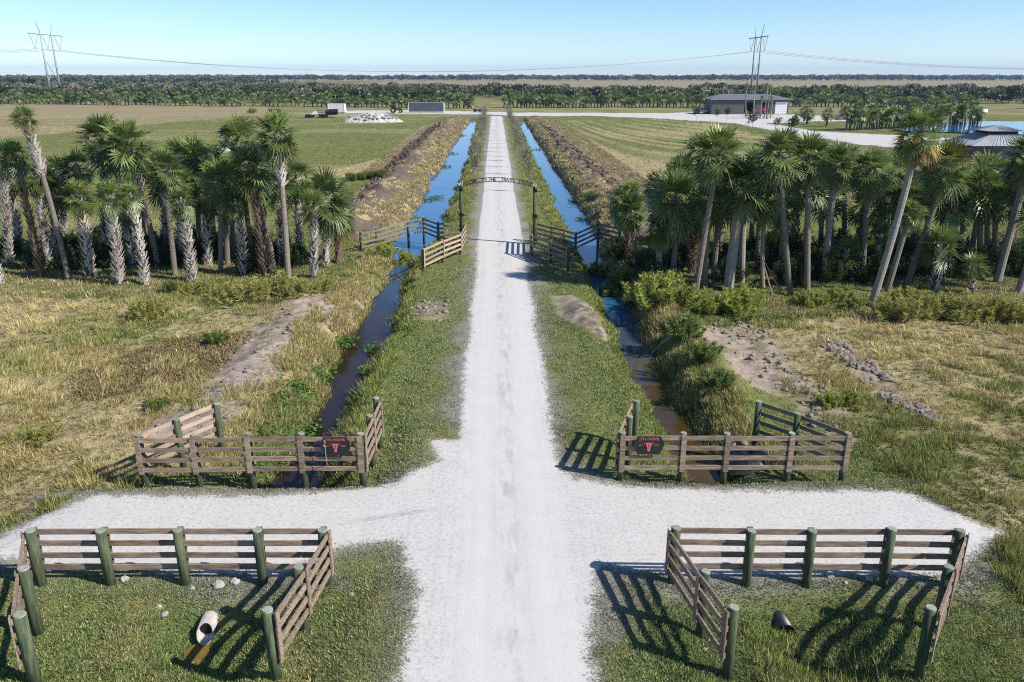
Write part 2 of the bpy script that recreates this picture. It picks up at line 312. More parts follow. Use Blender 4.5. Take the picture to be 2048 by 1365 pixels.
M['roofg'] = mat('grey_metal_roof', (.20, .205, .22), (.16, .165, .175), .5, .4, .6)
M['roofl'] = mat('silver_metal_roof', (.40, .41, .43), (.32, .33, .35), .42, .5, .6)
M['dark'] = mat('dark_interior', (.03, .028, .028), (.02, .02, .02), .9, .1)
M['contg'] = mat('slate_container_paint', (.12, .135, .155), (.10, .11, .13), .6, .3)
M['tgreen'] = mat('green_machine_paint', (.018, .10, .028), (.015, .07, .02), .4, .45); M['tyre'] = mat('tyre_rubber', (.02, .02, .02), (.03, .028, .025), .85, .2); M['yellow'] = mat('yellow_rim', (.5, .36, .03), (.4, .28, .03), .5, .4)
M['glass'] = mat('dark_glass', (.02, .025, .03), (.015, .02, .02), .1, .6)
M['chrome'] = mat('grey_trim', (.3, .3, .31), (.22, .22, .23), .4, .5)
M['rubble'] = mat('limestone_rubble', (.62, .60, .585), (.42, .40, .38), .95, .1, 1.2, bump=.5, dist=.1); M['rock'] = mat('white_limestone', (.46, .44, .41), (.30, .285, .26), .95, .1, 8, bump=.4)
M['clod'] = mat('sandy_clod', (.34, .29, .25), (.20, .165, .135), .95, .1, 8, bump=.4)
M['clodd'] = mat('dark_soil_clod', (.15, .115, .09), (.075, .056, .042), .95, .05, 8, bump=.4); M['pipe'] = mat('pale_culvert_plastic', (.50, .46, .42), (.32, .29, .25), .7, .25, 5); M['tarp'] = mat('black_plastic', (.014, .014, .016), (.02, .02, .022), .4, .4, 3)
M['red'] = mat('red_machine_paint', (.28, .02, .02), (.2, .015, .015), .5, .4)
M['wood'] = mat('brace_timber', (.36, .29, .21), (.26, .20, .14), .85, .15)
M['brush'] = mat('dry_brush', (.20, .165, .13), (.12, .10, .08), .95, .05)

# ------------------------------------------------------------------ mesh helpers
class MB:
    def __init__(s): s.v = []; s.f = []; s.mi = []; s.c = []
    def add(s, vs, fs, mi=0, c=None):
        o = len(s.v); s.v += [tuple(map(float, q)) for q in vs]; s.f += [tuple(i+o for i in f) for f in fs]; s.mi += [mi]*len(fs); s.c += [c or (1, 1, 1)]*len(vs); return s
    def box(s, c, d, rz=0.0, mi=0):
        ca, sa = math.cos(rz), math.sin(rz); vs = []
        for k in (-.5, .5):
            for a, b in ((-.5, -.5), (.5, -.5), (.5, .5), (-.5, .5)):
                x, y = a*d[0], b*d[1]; vs.append((c[0]+x*ca-y*sa, c[1]+x*sa+y*ca, c[2]+k*d[2]))
        return s.add(vs, [(3, 2, 1, 0), (4, 5, 6, 7), (0, 1, 5, 4), (1, 2, 6, 5), (2, 3, 7, 6), (3, 0, 4, 7)], mi)
    def bar(s, a, b, w, h, upv=(0, 0, 1), mi=0):
        a = Vector(a); b = Vector(b); d = (b-a).normalized(); u = Vector(upv); sd = d.cross(u)
        if sd.length < 1e-4: sd = d.cross(Vector((1, 0, 0)))
        sd.normalize(); u = sd.cross(d); vs = []
        for p in (a, b):
            for i, j in ((-.5, -.5), (.5, -.5), (.5, .5), (-.5, .5)): vs.append(p+sd*(i*w)+u*(j*h))
        return s.add(vs, [(3, 2, 1, 0), (4, 5, 6, 7), (0, 1, 5, 4), (1, 2, 6, 5), (2, 3, 7, 6), (3, 0, 4, 7)], mi)
    def tube(s, P, r, n=8, cap=True, mi=0, c=None):
        P = [Vector(p) for p in P]; rr = r if hasattr(r, '__len__') else [r]*len(P); vs = []; fs = []
        prev = None
        for i, p in enumerate(P):
            d = (P[min(i+1, len(P)-1)]-P[max(i-1, 0)]).normalized()
            if prev is None:
                a = Vector((1, 0, 0)) if abs(d.x) < .9 else Vector((0, 1, 0)); a = (a-d*a.dot(d)).normalized()
            else: a = (prev-d*prev.dot(d)).normalized()
            prev = a; b = d.cross(a)
            for k in range(n): q = 2*math.pi*k/n; vs.append(p+(a*math.cos(q)+b*math.sin(q))*rr[i])
        for i in range(len(P)-1):
            for k in range(n): k2 = (k+1) % n; fs.append((i*n+k, i*n+k2, (i+1)*n+k2, (i+1)*n+k))
        if cap: fs.append(tuple(range(n))[::-1]); fs.append(tuple((len(P)-1)*n+k for k in range(n)))
        return s.add(vs, fs, mi, c)
    def prism(s, pts, depth, o, ux, uy, mi=0):
        """flat outline extruded along ux x uy"""
        o = Vector(o); ux = Vector(ux); uy = Vector(uy); n = ux.cross(uy).normalized(); m = len(pts)
        vs = [o+ux*a+uy*b+n*depth for a, b in pts]+[o+ux*a+uy*b for a, b in pts]
        fs = [tuple(range(m)), tuple(range(2*m-1, m-1, -1))]+[(i, i+m, (i+1) % m+m, (i+1) % m) for i in range(m)]
        return s.add(vs, fs, mi)
    def build(s, name, mats, parent=None, smooth=False, loc=None):
        me = bpy.data.meshes.new(name); off = Vector(loc) if loc is not None else Vector((0, 0, 0))
        me.from_pydata([(v[0]-off[0], v[1]-off[1], v[2]-off[2]) for v in s.v], [], s.f)
        for m in (mats if isinstance(mats, (list, tuple)) else [mats]): me.materials.append(m)
        me.polygons.foreach_set('material_index', s.mi)
        if smooth: me.polygons.foreach_set('use_smooth', [True]*len(s.f))
        if any(q != (1, 1, 1) for q in s.c):
            at_ = me.color_attributes.new('col', 'FLOAT_COLOR', 'POINT'); at_.data.foreach_set('color', np.array([(*q, 1) for q in s.c], np.float32).ravel())
        me.update(); return link(name, me, parent, off if parent is None else None)
def link(name, me, parent=None, loc=None):
    o = bpy.data.objects.new(name, me); col.objects.link(o)
    if parent is not None: o.parent = parent
    if loc is not None: o.location = loc
    return o
def fastmesh(name, V, F, mats, colr=None, mi=None, smooth=False):
    me = bpy.data.meshes.new(name); V = np.asarray(V, np.float32); F = np.asarray(F, np.int32); k = F.shape[1]
    me.vertices.add(len(V)); me.vertices.foreach_set('co', V.ravel()); me.loops.add(F.size); me.loops.foreach_set('vertex_index', F.ravel())
    me.polygons.add(len(F)); me.polygons.foreach_set('loop_start', np.arange(0, F.size, k, dtype=np.int32)); me.polygons.foreach_set('loop_total', np.full(len(F), k, np.int32))
    for m in (mats if isinstance(mats, (list, tuple)) else [mats]): me.materials.append(m)
    if mi is not None: me.polygons.foreach_set('material_index', np.asarray(mi, np.int32))
    if smooth: me.polygons.foreach_set('use_smooth', np.ones(len(F), bool))
    me.update(calc_edges=True)
    if colr is not None:
        a = me.color_attributes.new('col', 'FLOAT_COLOR', 'POINT'); a.data.foreach_set('color', np.concatenate([colr, np.ones((len(V), 1))], 1).astype(np.float32).ravel())
    return me
def tag(o, label=None, cat=None, group=None, kind=None):
    for k, v in (('label', label), ('category', cat), ('group', group), ('kind', kind)):
        if v: o[k] = v
    return o
def thing(name, label, cat, loc, group=None, rz=0.0):
    o = bpy.data.objects.new(name, None); col.objects.link(o); o.location = tuple(float(q) for q in loc); o.rotation_euler = (0, 0, rz); o.empty_display_size = .3
    return tag(o, label, cat, group)
def dup(o, loc=None, rz=None, scale=None, label=None, group=None, parent=None):
    c = o.copy(); col.objects.link(c); c.parent = parent
    if loc is not None: c.location = tuple(float(q) for q in loc)
    if rz is not None: c.rotation_euler = (0, 0, rz)
    if scale is not None: c.scale = (scale,)*3 if not hasattr(scale, '__len__') else scale
    if label: c['label'] = label
    if group: c['group'] = group
    for ch in o.children: dup(ch, parent=c)
    return c

# ------------------------------------------------------------------ ground sheet
def axis(lo, hi, c0, c1, step, grow, mx):
    a = [c0]
    while a[-1] < c1: a.append(a[-1]+step)
    s = step
    while a[-1] < hi: s = min(s*grow, mx); a.append(a[-1]+s)
    b = [c0]; s = step
    while b[-1] > lo: s = min(s*grow, mx); b.append(b[-1]-s)
    return np.array(b[:0:-1]+a)
def grid(xs, ys):
    X, Y = np.meshgrid(xs, ys); nx, ny = len(xs), len(ys); i = np.arange(nx*ny).reshape(ny, nx)
    F = np.stack([i[:-1, :-1], i[:-1, 1:], i[1:, 1:], i[1:, :-1]], -1).reshape(-1, 4)
    return X.ravel(), Y.ravel(), F
xs = axis(-6500, 6500, -17, 17, .13, 1.035, 400); ys = axis(-60, 6500, 8, 62, .14, 1.014, 400)
X, Y, F = grid(xs, ys); Zz = hgt(X, Y); me = fastmesh('ground', np.stack([X, Y, Zz], 1), F, M['ground'], smooth=True)
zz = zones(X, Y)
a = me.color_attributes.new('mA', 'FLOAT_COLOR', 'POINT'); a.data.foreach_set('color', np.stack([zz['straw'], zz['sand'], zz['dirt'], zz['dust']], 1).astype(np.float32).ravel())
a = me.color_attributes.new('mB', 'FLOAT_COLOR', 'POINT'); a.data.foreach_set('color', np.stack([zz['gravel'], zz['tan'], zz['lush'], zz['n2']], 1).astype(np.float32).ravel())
tag(link('ground', me), kind='structure')
# road core: a sheet of the same gravel just above the ground
def sheet(name, xs, ys, fn, dz, m):
    X, Y, F = grid(xs, ys); k = fn(X, Y); F = F[k[F].all(1)]; u = np.unique(F); mp = np.zeros(len(X), int); mp[u] = np.arange(len(u))
    cn = np.bincount(mp[F].ravel(), minlength=len(u)); me = fastmesh(name, np.stack([X[u], Y[u], hgt(X[u], Y[u])+np.where(cn < 4, .0008, dz)], 1), mp[F], m, smooth=True); return tag(link(name, me), kind='structure')
ry = axis(-30, 236, 8, 40, .2, 1.02, 3)
sheet('road', np.linspace(-1.2, 1.2, 13), ry[ry < 236], lambda x, y: x > -9, .004, M['road'])
sheet('crossing_pad', np.concatenate([np.arange(-13, -1.0, .12), [-1.0]]), np.arange(14.6, 23, .12), lambda x, y: sdpoly(PAD, x, y) > .30, .004, M['road'])
sheet('crossing_pad', np.concatenate([[1.0], np.arange(1.1, 13, .12)]), np.arange(14.6, 23, .12), lambda x, y: sdpoly(PAD, x, y) > .30, .004, M['road'])
sheet('gravel_drive', np.arange(1.6, 130, 1.0), np.arange(70, 262, 1.0), lambda x, y: (sdpoly(DRIVES[0], x, y) > .2), .02, M['road'])
sheet('gravel_drive', np.arange(-52, -1.6, .8), np.arange(225, 262, .8), lambda x, y: (sdpoly(DRIVES[1], x, y) > .2), .02, M['road'])
# tractor tread prints pressed into the side track
mb = MB()
for (a_, b_, w_, n_) in (((676, 1052), (884, 1020), .40, 46), ((770, 975), (880, 955), .34, 26)):
    A_, B_ = at(*a_), at(*b_); d_ = (B_-A_)/np.hypot(*(B_-A_)[:2]); q_ = np.array([-d_[1], d_[0], 0])
    for k in range(n_):
        c_ = A_+(B_-A_)*(k+.5)/n_; h_ = .011*rnd.uniform(.5, 1.0)*min(1, (k+1)/14, (n_-k)/14)
        for s_ in (-1, 1):
            e_ = c_+q_*s_*w_*.5-d_*.12; mb.bar((c_[0], c_[1], .004), (e_[0], e_[1], .004), .035, h_*2)
tag(mb.build('tread_print', M['road']), 'chevron tractor tread prints in the white gravel of the left side track', 'tyre print', kind='structure')
# water
def water(name, fn, y0, y1, m, ex=.9):
    yy = np.arange(y0, y1, 1.5); c, hw = fn(yy); mb = MB(); vs = []
    for i, y in enumerate(yy): vs += [(c[i]-hw[i]-ex, y, WATER), (c[i]+hw[i]+ex, y, WATER)]
    mb.add(vs, [(2*i, 2*i+1, 2*i+3, 2*i+2) for i in range(len(yy)-1)]); return tag(mb.build(name, m), kind='structure')
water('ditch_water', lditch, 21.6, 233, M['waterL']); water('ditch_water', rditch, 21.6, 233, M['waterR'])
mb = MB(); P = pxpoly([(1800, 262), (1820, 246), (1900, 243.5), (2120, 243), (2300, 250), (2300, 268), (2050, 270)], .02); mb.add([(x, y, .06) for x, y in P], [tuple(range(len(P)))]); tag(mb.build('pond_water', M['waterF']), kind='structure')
p = gh(388, 1322); mb = MB(); mb.add([(p[0]+.26*math.cos(t*.2618)*(1+.2*math.sin(t*1.9)), p[1]+.75*math.sin(t*.2618)*(1+.12*math.cos(t*2.3)), p[2]+.05) for t in range(24)], [tuple(range(24))]); tag(mb.build('puddle_water', M['waterP']), kind='structure')

# ------------------------------------------------------------------ grass and litter (stuff nobody could count)
def blades(cx, cy, nb, h, w, spread, lean, c1, c2, wind=None, zoff=0.0):
    """nb blades per tuft; per-tuft arrays cx, cy, h, colours (n,3)"""
    n = len(cx); N = n*nb; rep = lambda q: np.repeat(np.full(n, q) if np.ndim(q) == 0 else q, nb, axis=0)
    a = rs.uniform(0, 6.283, N); r = rs.uniform(0, 1, N)**.6*rep(spread)
    bx = rep(cx)+np.cos(a)*r; by = rep(cy)+np.sin(a)*r; bz = rep(hgt(cx, cy))-.01+zoff
    hh = rep(h)*rs.uniform(.55, 1.15, N); la = a+rs.normal(0, .7, N); lm = hh*rs.uniform(.15, 1.0, N)*lean
    tx = np.cos(la)*lm; ty = np.sin(la)*lm
    if wind is not None: tx += rep(wind[0])*hh; ty += rep(wind[1])*hh
    wa = rs.uniform(0, 3.1416, N); ww = rep(w)*rs.uniform(.6, 1.3, N)/2
    V = np.empty((N, 3, 3)); V[:, 0] = np.stack([bx-np.cos(wa)*ww, by-np.sin(wa)*ww, bz], 1); V[:, 1] = np.stack([bx+np.cos(wa)*ww, by+np.sin(wa)*ww, bz], 1)
    V[:, 2] = np.stack([bx+tx, by+ty, bz+np.sqrt(np.maximum(hh**2-(tx*tx+ty*ty)*.8, (hh*.15)**2))], 1)
    f = rs.uniform(0, 1, (N, 1)); C = rep(c1)*(1-f)+rep(c2)*f; C = C*np.repeat(rs.uniform(.65, 1.3, (n, 1)), nb, axis=0)*rs.uniform(.55, 1.4, (N, 1))
    return V.reshape(-1, 3), np.repeat(C, 3, axis=0)
def stuff(name, parts, label, cat):
    V = np.concatenate([p[0] for p in parts]); C = np.concatenate([p[1] for p in parts])
    me = fastmesh(name, V, np.arange(len(V)).reshape(-1, 3), M['blade'], C); return tag(link(name, me), kind='stuff')
def scatter(n, y0, y1, x0, x1, pw=2.0):
    """denser towards the camera"""
    u = rs.uniform(0, 1, n*3); e = 1-pw
    y = (y0**e+u*(y1**e-y0**e))**(1/e) if abs(e) > 1e-6 else y0*(y1/y0)**u
    x = rs.uniform(-1, 1, n*3)*(y*.80+8)
    k = (x > x0) & (x < x1) & inview(x, y); return x[k][:n], y[k][:n]
G1, G2 = np.array([.135, .195, .055]), np.array([.060, .095, .026]); GY = np.array([.27, .28, .085]); S1, S2 = np.array([.60, .50, .25]), np.array([.36, .295, .125]); OL = np.array([.33, .32, .10]); GD = np.array([.20, .205, .15])
def lp(a, b, f): f = np.asarray(f)[:, None]; return a*(1-f)+b*f
def wet(x, y):
    a = np.abs(x-lditch(y)[0])-lditch(y)[1]; b = np.abs(x-rditch(y)[0])-rditch(y)[1]; w = np.minimum(a, b)
    return np.where((y > 21.4) & (y < 235), w, 5.0)
# short turf on the verges and inside the fences
x, y = scatter(95000, 9.5, 62, -16, 16, 1.9); z = zones(x, y); k = (z['gravel'] < .46+.2*rs.uniform(-1, 1, len(x))) & (z['straw'] < .4) & (z['sand'] < .5) & (wet(x, y) > .05) & (rs.uniform(0, 1, len(x)) > z['dust']*.55)
x, y = x[k], y[k]; z = {q: v[k] for q, v in z.items()}; n = fbm(x*.5, y*.5, 201); f = np.clip(z['dust']*1.1, 0, .9)
c1 = lp(lp(G1[None], GY[None], ss(.5, .85, n)), GD[None], f); c2 = lp(lp(G2[None], G1[None], n), GD[None]*.8, f); sz = (.55+.6*ss(10, 60, y)); dq = (rs.uniform(0, 1, len(x)) < .08+.38*ss(.52, .7, fbm(x*.9, y*.9, 202)))[:, None]; c1 = np.where(dq, S1*.8, c1); c2 = np.where(dq, S2*.8, c2); tall = np.where(rs.uniform(0, 1, len(x)) < .07, 2.1, 1.0)*(.7+.8*vn(x*1.6, y*1.6, 203)); sz = sz*tall
turf = [blades(x, y, 5, rs.uniform(.05, .12, len(x))*sz*(1-.35*f)*(1+.9*z['lush']*(y < 15.5)), .02+.0008*y, .09+.002*y, 1.0, c1, c2)]
x, y = scatter(42000, 36, 62, -60, 60, 1.5); z = zones(x, y); k = (np.abs(x) > 8) & (wet(x, y) > .2) & (z['straw'] < .6) & (rs.uniform(0, 1, len(x)) > z['sand']); x, y = x[k], y[k]; n = fbm(x*.5, y*.5, 204); dq = (rs.uniform(0, 1, len(x)) < .25+.5*ss(.5, .65, fbm(x*.35, y*.35, 205)))[:, None]
turf.append(blades(x, y, 7, rs.uniform(.08, .26, len(x))*(.6+.8*vn(x, y, 206)), .045, .2, .8, np.where(dq, S1*.9, lp(G1[None]*1.2, GY[None]*1.1, n)), np.where(dq, S2, lp(G2[None], G1[None], n))))
x = rs.uniform(-15, 15, 70000); y = rs.uniform(10.8, 16.6, 70000); z = zones(x, y); k = inview(x, y) & (z['gravel'] < .44+.2*rs.uniform(-1, 1, len(x))) & (rs.uniform(0, 1, len(x)) > z['dust']*.5); x, y = x[k], y[k]; f = np.clip(z['dust'][k]*1.3, 0, .9); n = fbm(x*.8, y*.8, 207); dq = (rs.uniform(0, 1, len(x)) < .06+.5*ss(.52, .68, fbm(x*.7, y*.7, 208)))[:, None]
turf.append(blades(x, y, 6, rs.uniform(.04, .105, len(x))*(1-.4*f)*(.6+.9*vn(x*1.4, y*1.4, 209)), .024, .11, .95, lp(np.where(dq, S1*.75, lp(G1[None]*2.3, GY[None]*1.75, n)), GD[None]*1.55, f), lp(np.where(dq, S2*1.3, lp(G2[None]*2.1, G1[None]*1.7, n)), GD[None]*1.2, f)))
x = rs.uniform(-13, 13, 190000); y = 16*(50/16)**rs.uniform(0, 1, 190000); z = zones(x, y); k = inview(x, y) & (np.abs(x) < 6.5+6.5*(y < 27)) & (z['straw'] < .4) & (z['sand'] < .4) & (wet(x, y) > .1) & (z['gravel'] < .44+.2*rs.uniform(-1, 1, len(x))) & (rs.uniform(0, 1, len(x)) > z['dust']*.45); x, y = x[k], y[k]; f = np.clip(z['dust'][k]*1.5, 0, .9); n = fbm(x*.8, y*.8, 217); dq = (rs.uniform(0, 1, len(x)) < .05+.45*ss(.54, .7, fbm(x*.7, y*.7, 218)))[:, None]
turf.append(blades(x, y, 5, rs.uniform(.04, .10, len(x))*(1-.4*f)*(.6+.9*vn(x*1.4, y*1.4, 219)), .022+.0005*y, .12, .95, lp(np.where(dq, S1*.8, lp(G1[None]*2.1, GY[None]*1.55, n)), GD[None]*1.55, f), lp(np.where(dq, S2*1.2, lp(G2[None]*2.0, G1[None]*1.6, n)), GD[None]*1.2, f)))
stuff('turf_grass', turf, '', '')
# rough pasture grass both sides
def field(n, y0, y1, x0, x1, hs, nb, keep, pw=1.8):
    x, y = scatter(n, y0, y1, x0, x1, pw); z = zones(x, y); k = keep(x, y, z); x, y = x[k], y[k]; z = {q: v[k] for q, v in z.items()}
    n1 = fbm(x*.45, y*.45, 211); n2 = fbm(x*.13, y*.13, 212); f = np.clip(ss(.40, .80, z['straw']+.7*(n1-.5))*.95+rs.normal(0, .12, len(x)), 0, 1)
    c1 = lp(lp(GY[None], OL[None], n2), S1[None], f); c2 = lp(lp(G1[None]*.9, OL[None]*.7, n1), S2[None], f)
    wa = fbm(x*.10, y*.10, 213)*9; wd = .55*f; bn = ss(.38, .68, vn(x*1.25, y*1.25, 214)); h = rs.uniform(*hs, len(x))*(.35+1.1*bn)*(.7+.6*n2); c1 = c1*(.7+.5*bn)[:, None]; c2 = c2*(.55+.6*bn)[:, None]  # gaps between clumps tinted darker, shade put into the blade colour
    return blades(x, y, nb, h, .014+.0006*y, .08+h*.35, .75, c1, c2, (np.cos(wa)*wd, np.sin(wa)*wd))
dry = lambda x, y, z: (z['gravel'] < .3) & (z['straw'] > .22) & (rs.uniform(0, 1, len(x)) > z['sand']*.97) & (wet(x, y) > .1)
stuff('pasture_grass', [field(26000, 14, 50, -48, -7.6, (.12, .34), 14, dry), field(26000, 14, 50, 7.2, 48, (.12, .34), 14, dry)], '', '')
# tall grass along the ditch edges
def bank(n, fn, y0, y1, sd, off, hs, nb, strawy, pw=1.4):
    hs = (hs[0]*.75, hs[1]*.75)
    e = 1-pw; u = rs.uniform(0, 1, n); y = (y0**e+u*(y1**e-y0**e))**(1/e); c, hw = fn(y); x = c+sd*(hw+rs.uniform(off[0], off[1], n)); k = vn(x*.9, y*.9, 221) > .28; x, y = x[k], y[k]
    n1 = fbm(x*.5, y*.35, 222); f = np.clip(strawy+.9*(n1-.5)+rs.normal(0, .12, len(x)), 0, 1); L1 = np.array([.33, .40, .09]); L2 = np.array([.12, .18, .04])
    h = rs.uniform(*hs, len(x))*(.5+n1); return blades(x, y, nb, h, .016+.0006*y, .07+h*.2, .8, lp(L1[None], S1[None], f), lp(L2[None], S2[None], f))
stuff('ditch_bank_grass', [bank(3600, lditch, 22.2, 56, 1, (-.15, 1.0), (.25, .6), 12, .22), bank(5200, lditch, 22.2, 56, -1, (-.1, 1.9), (.25, .55), 12, .95), bank(2600, rditch, 22.5, 56, -1, (.1, .7), (.12, .3), 10, .3), bank(5200, rditch, 22.5, 56, 1, (-.15, 1.7), (.22, .55), 14, .72),
    bank(3000, lditch, 56, 225, 1, (-.1, 1.5), (.25, .55), 9, .3, 1.2), bank(2600, rditch, 56, 225, -1, (-.1, 1.6), (.25, .55), 9, .3, 1.2), bank(3200, lditch, 58, 225, -1, (0, 2.0), (.2, .45), 9, .95, 1.2), bank(3200, rditch, 58, 225, 1, (0, 2.0), (.2, .45), 9, .95, 1.2),
    bank(1200, lambda y: (6.4+0*y, .1+0*y), 9.5, 15, 1, (-1.4, 1.4), (.15, .42), 12, .15)], '', '')
# thatch on the spoil banks and stubble on the fields beyond the gate
u = rs.uniform(0, 1, 70000); y = 57*(236/57)**u; x = rs.uniform(-17, 17, 70000); z = zones(x, y); k = (z['straw'] > .55) & (rs.uniform(0, 1, len(x)) > z['dirt']*1.5) & (wet(x, y) > .2); x, y = x[k], y[k]
wa = fbm(x*.3, y*.3, 231)*8; one = np.ones((len(x), 1))
thatch = [blades(x, y, 9, rs.uniform(.10, .30, len(x)), .02+.0006*y, .3+.001*y, .9, one*np.array([.50, .39, .25]), one*np.array([.22, .165, .105]), (np.cos(wa)*.5, np.sin(wa)*.5))]
stuff('straw_thatch', thatch, '', '')
x, y = scatter(60000, 56, 250, -140, 140, 1.25); z = zones(x, y); k = (np.abs(x) > 2.4) & (z['gravel'] < .25) & (wet(x, y) > .2) & ~((z['straw'] > .6) & (np.abs(x) < 15)); x, y = x[k], y[k]; z = {q: v[k] for q, v in z.items()}
n1 = fbm(x*.08, y*.2, 241); f = np.clip(z['straw']*1.1+z['tan'], 0, 1)
stuff('meadow_grass', [blades(x, y, 5, rs.uniform(.07, .2, len(x)), .03+.0007*y, .3+.001*y, .9, lp(lp(np.array([.19, .215, .06])[None], np.array([.27, .26, .085])[None], n1), S1[None], f), lp(np.array([.12, .15, .04])[None], S2[None], f))], '', '')
# floating broad-leaved water plants in the near left ditch
def hyacinth(spots, sc_=1.0):
    Vs = []; Cs = []
    for px, py, r, n in spots:
        c = at(px, py, WATER); ax_ = rs.normal(0, r*.5, n); ay = rs.normal(0, r*.8, n); h = rs.uniform(.03, .22, n); s = rs.uniform(.05, .10, n)*sc_; an = rs.uniform(0, 6.28, n); ti = rs.uniform(-.6, .6, (n, 2))
        for i in range(n):
            o = np.array([c[0]+ax_[i], c[1]+ay[i], max(WATER, gz(c[0]+ax_[i], c[1]+ay[i]))+h[i]]); u = np.array([math.cos(an[i]), math.sin(an[i]), ti[i, 0]])*s[i]; v = np.array([-math.sin(an[i]), math.cos(an[i]), ti[i, 1]])*s[i]*.75
            q = [o-u, o+v, o+u, o-u, o+u, o-v]; Vs += q; g = rs.uniform(.7, 1.35); Cs += [np.array([.085, .16, .035])*g]*6
    return np.array(Vs), np.array(Cs)
stuff('water_hyacinth', [hyacinth([(690, 690, .55, 260), (645, 765, .5, 200), (600, 815, .7, 420), (570, 850, .7, 420), (735, 745, .35, 160), (735, 790, .35, 180), (720, 830, .4, 220), (700, 855, .4, 240), (540, 905, .5, 300), (520, 945, .5, 320), (560, 930, .4, 200), (500, 960, .4, 200), (675, 930, .35, 120), (610, 870, .5, 200), (660, 735, .5, 220), (585, 880, .6, 260), (745, 700, .3, 120)]), hyacinth([(850, 402, .9, 90), (872, 398, .8, 80), (835, 440, .8, 60), (890, 335, 1.0, 70), (925, 272, 1.2, 60), (905, 308, .8, 50), (1145, 405, .5, 60), (1075, 300, .7, 50), (1160, 440, .4, 50)], 1.5)], '', '')
# leafy litter of uprooted plants beside the left track
x, y = scatter(60000, 20, 40, -24, -8, 1.2); k = sdpoly(Z['litterL'], x, y) > -.4*rs.uniform(0, 1, len(x)); x, y = x[k], y[k]; one = np.ones((len(x), 1)); n1 = rs.uniform(0, 1, len(x))
stuff('plant_litter', [blades(x, y, 5, rs.uniform(.08, .2, len(x)), .06, .25, 1.2, lp(np.array([.42, .32, .15])[None], np.array([.10, .11, .04])[None], ss(.6, .9, n1)), one*np.array([.2, .15, .075]))], '', '')

# ------------------------------------------------------------------ fences
def fence(label, posts, segs, ztop=1.48, side=1, m='rail', name='ranch_fence', rails=4, pr=.105, nobat=(), bat='rail', gap=.32, tops_px=False):
    """posts: photo pixels of the post feet; segs: runs between posts, the boards on the given side"""
    P = [at(p[0], p[1], ztop) for p in posts] if tops_px else [gh(*p) for p in posts]
    for p in P: p[2] = gz(p[0], p[1])
    ct = sum(P)/len(P); root = thing(name, label, 'fence', (ct[0], ct[1], min(p[2] for p in P)))
    off = np.array(root.location)
    tops = [max(ztop, 0) for p in P]
    for p, t in zip(P, tops):
        t = t+rnd.uniform(-.02, .03); h = pr*rnd.uniform(.92, 1.08); tl = (rnd.uniform(-.02, .02), rnd.uniform(-.02, .02))
        mb = MB(); mb.tube([(p[0], p[1], p[2]-.25), (p[0]+tl[0]*.5, p[1]+tl[1]*.5, (p[2]+t)/2), (p[0]+tl[0], p[1]+tl[1], t-.015)], [h*1.03, h, h*.97], 14, cap=True)
        o = mb.build('post', M['post'], root, True, off)
        mb = MB(); mb.tube([(p[0]+tl[0], p[1]+tl[1], t-.02), (p[0]+tl[0], p[1]+tl[1], t+.012)], [h*.975, h*.93], 14); mb.build('post_end', M['posttop'], o, False, off)
    seen = set()
    for (i, j, sd) in segs:
        a, b = P[i], P[j]; d = np.array([b[0]-a[0], b[1]-a[1]]); d = d/np.hypot(*d); n = np.array([-d[1], d[0]])*sd
        o_ = (pr+.022)
        for k in range(rails):
            z = ztop-.12-gap*k; w = rnd.uniform(-.012, .012); mb = MB()
            mb.bar((a[0]+n[0]*o_-d[0]*.05, a[1]+n[1]*o_-d[1]*.05, z+w), (b[0]+n[0]*o_+d[0]*.05, b[1]+n[1]*o_+d[1]*.05, z+rnd.uniform(-.012, .012)), .04, .135)
            mb.build('rail', M[m], root, False, off)
        for q, pt in ((i, a), (j, b)):
            if (q, sd, round(n[0], 1)) in seen or q in nobat: continue
            seen.add((q, sd, round(n[0], 1))); mb = MB(); c = (pt[0]+n[0]*(o_+.036), pt[1]+n[1]*(o_+.036)); zl = ztop-.12-gap*(rails-1)-.13
            mb.bar((c[0], c[1], zl), (c[0], c[1], ztop-.02), .15, .028, (n[0], n[1], 0)); mb.build('batten', M[bat], root, False, off)
    return root, P
FNL, pNL = fence('three-sided board fence on thick green posts around the pale pipe mouth in the grass', [(59, 1061), (202, 1061), (355, 1060), (514, 1060), (644, 1060), (48, 1138), (38, 1228), (598, 1133), (537, 1220)],
      [(0, 1, 1), (1, 2, 1), (2, 3, 1), (3, 4, 1), (0, 5, -1), (5, 6, -1), (4, 7, 1), (7, 8, 1)], 1.47, 1, pr=.115, tops_px=True)
FNR, pNR = fence('three-sided board fence around the weedy hollow with a black pipe end', [(1352, 1058), (1504, 1060), (1627, 1061), (1784, 1061), (1922, 1063), (1412, 1143), (1468, 1217), (1897, 1133), (1864, 1218)],
      [(0, 1, 1), (1, 2, 1), (2, 3, 1), (3, 4, 1), (0, 5, -1), (5, 6, -1), (4, 7, 1), (7, 8, 1)], 1.45, 1, pr=.105, tops_px=True)
FML, pML = fence('board fence with pale boards on one slanting side and a black sign before purple water', [(276, 871), (386, 870), (495, 868), (601, 867.5), (720, 867.5), (354, 838), (432, 807), (738.5, 830), (753, 798)],
      [(0, 1, -1), (1, 2, -1), (2, 3, -1), (3, 4, -1), (4, 7, -1), (7, 8, -1)], 1.48, 1, pr=.10, tops_px=True)
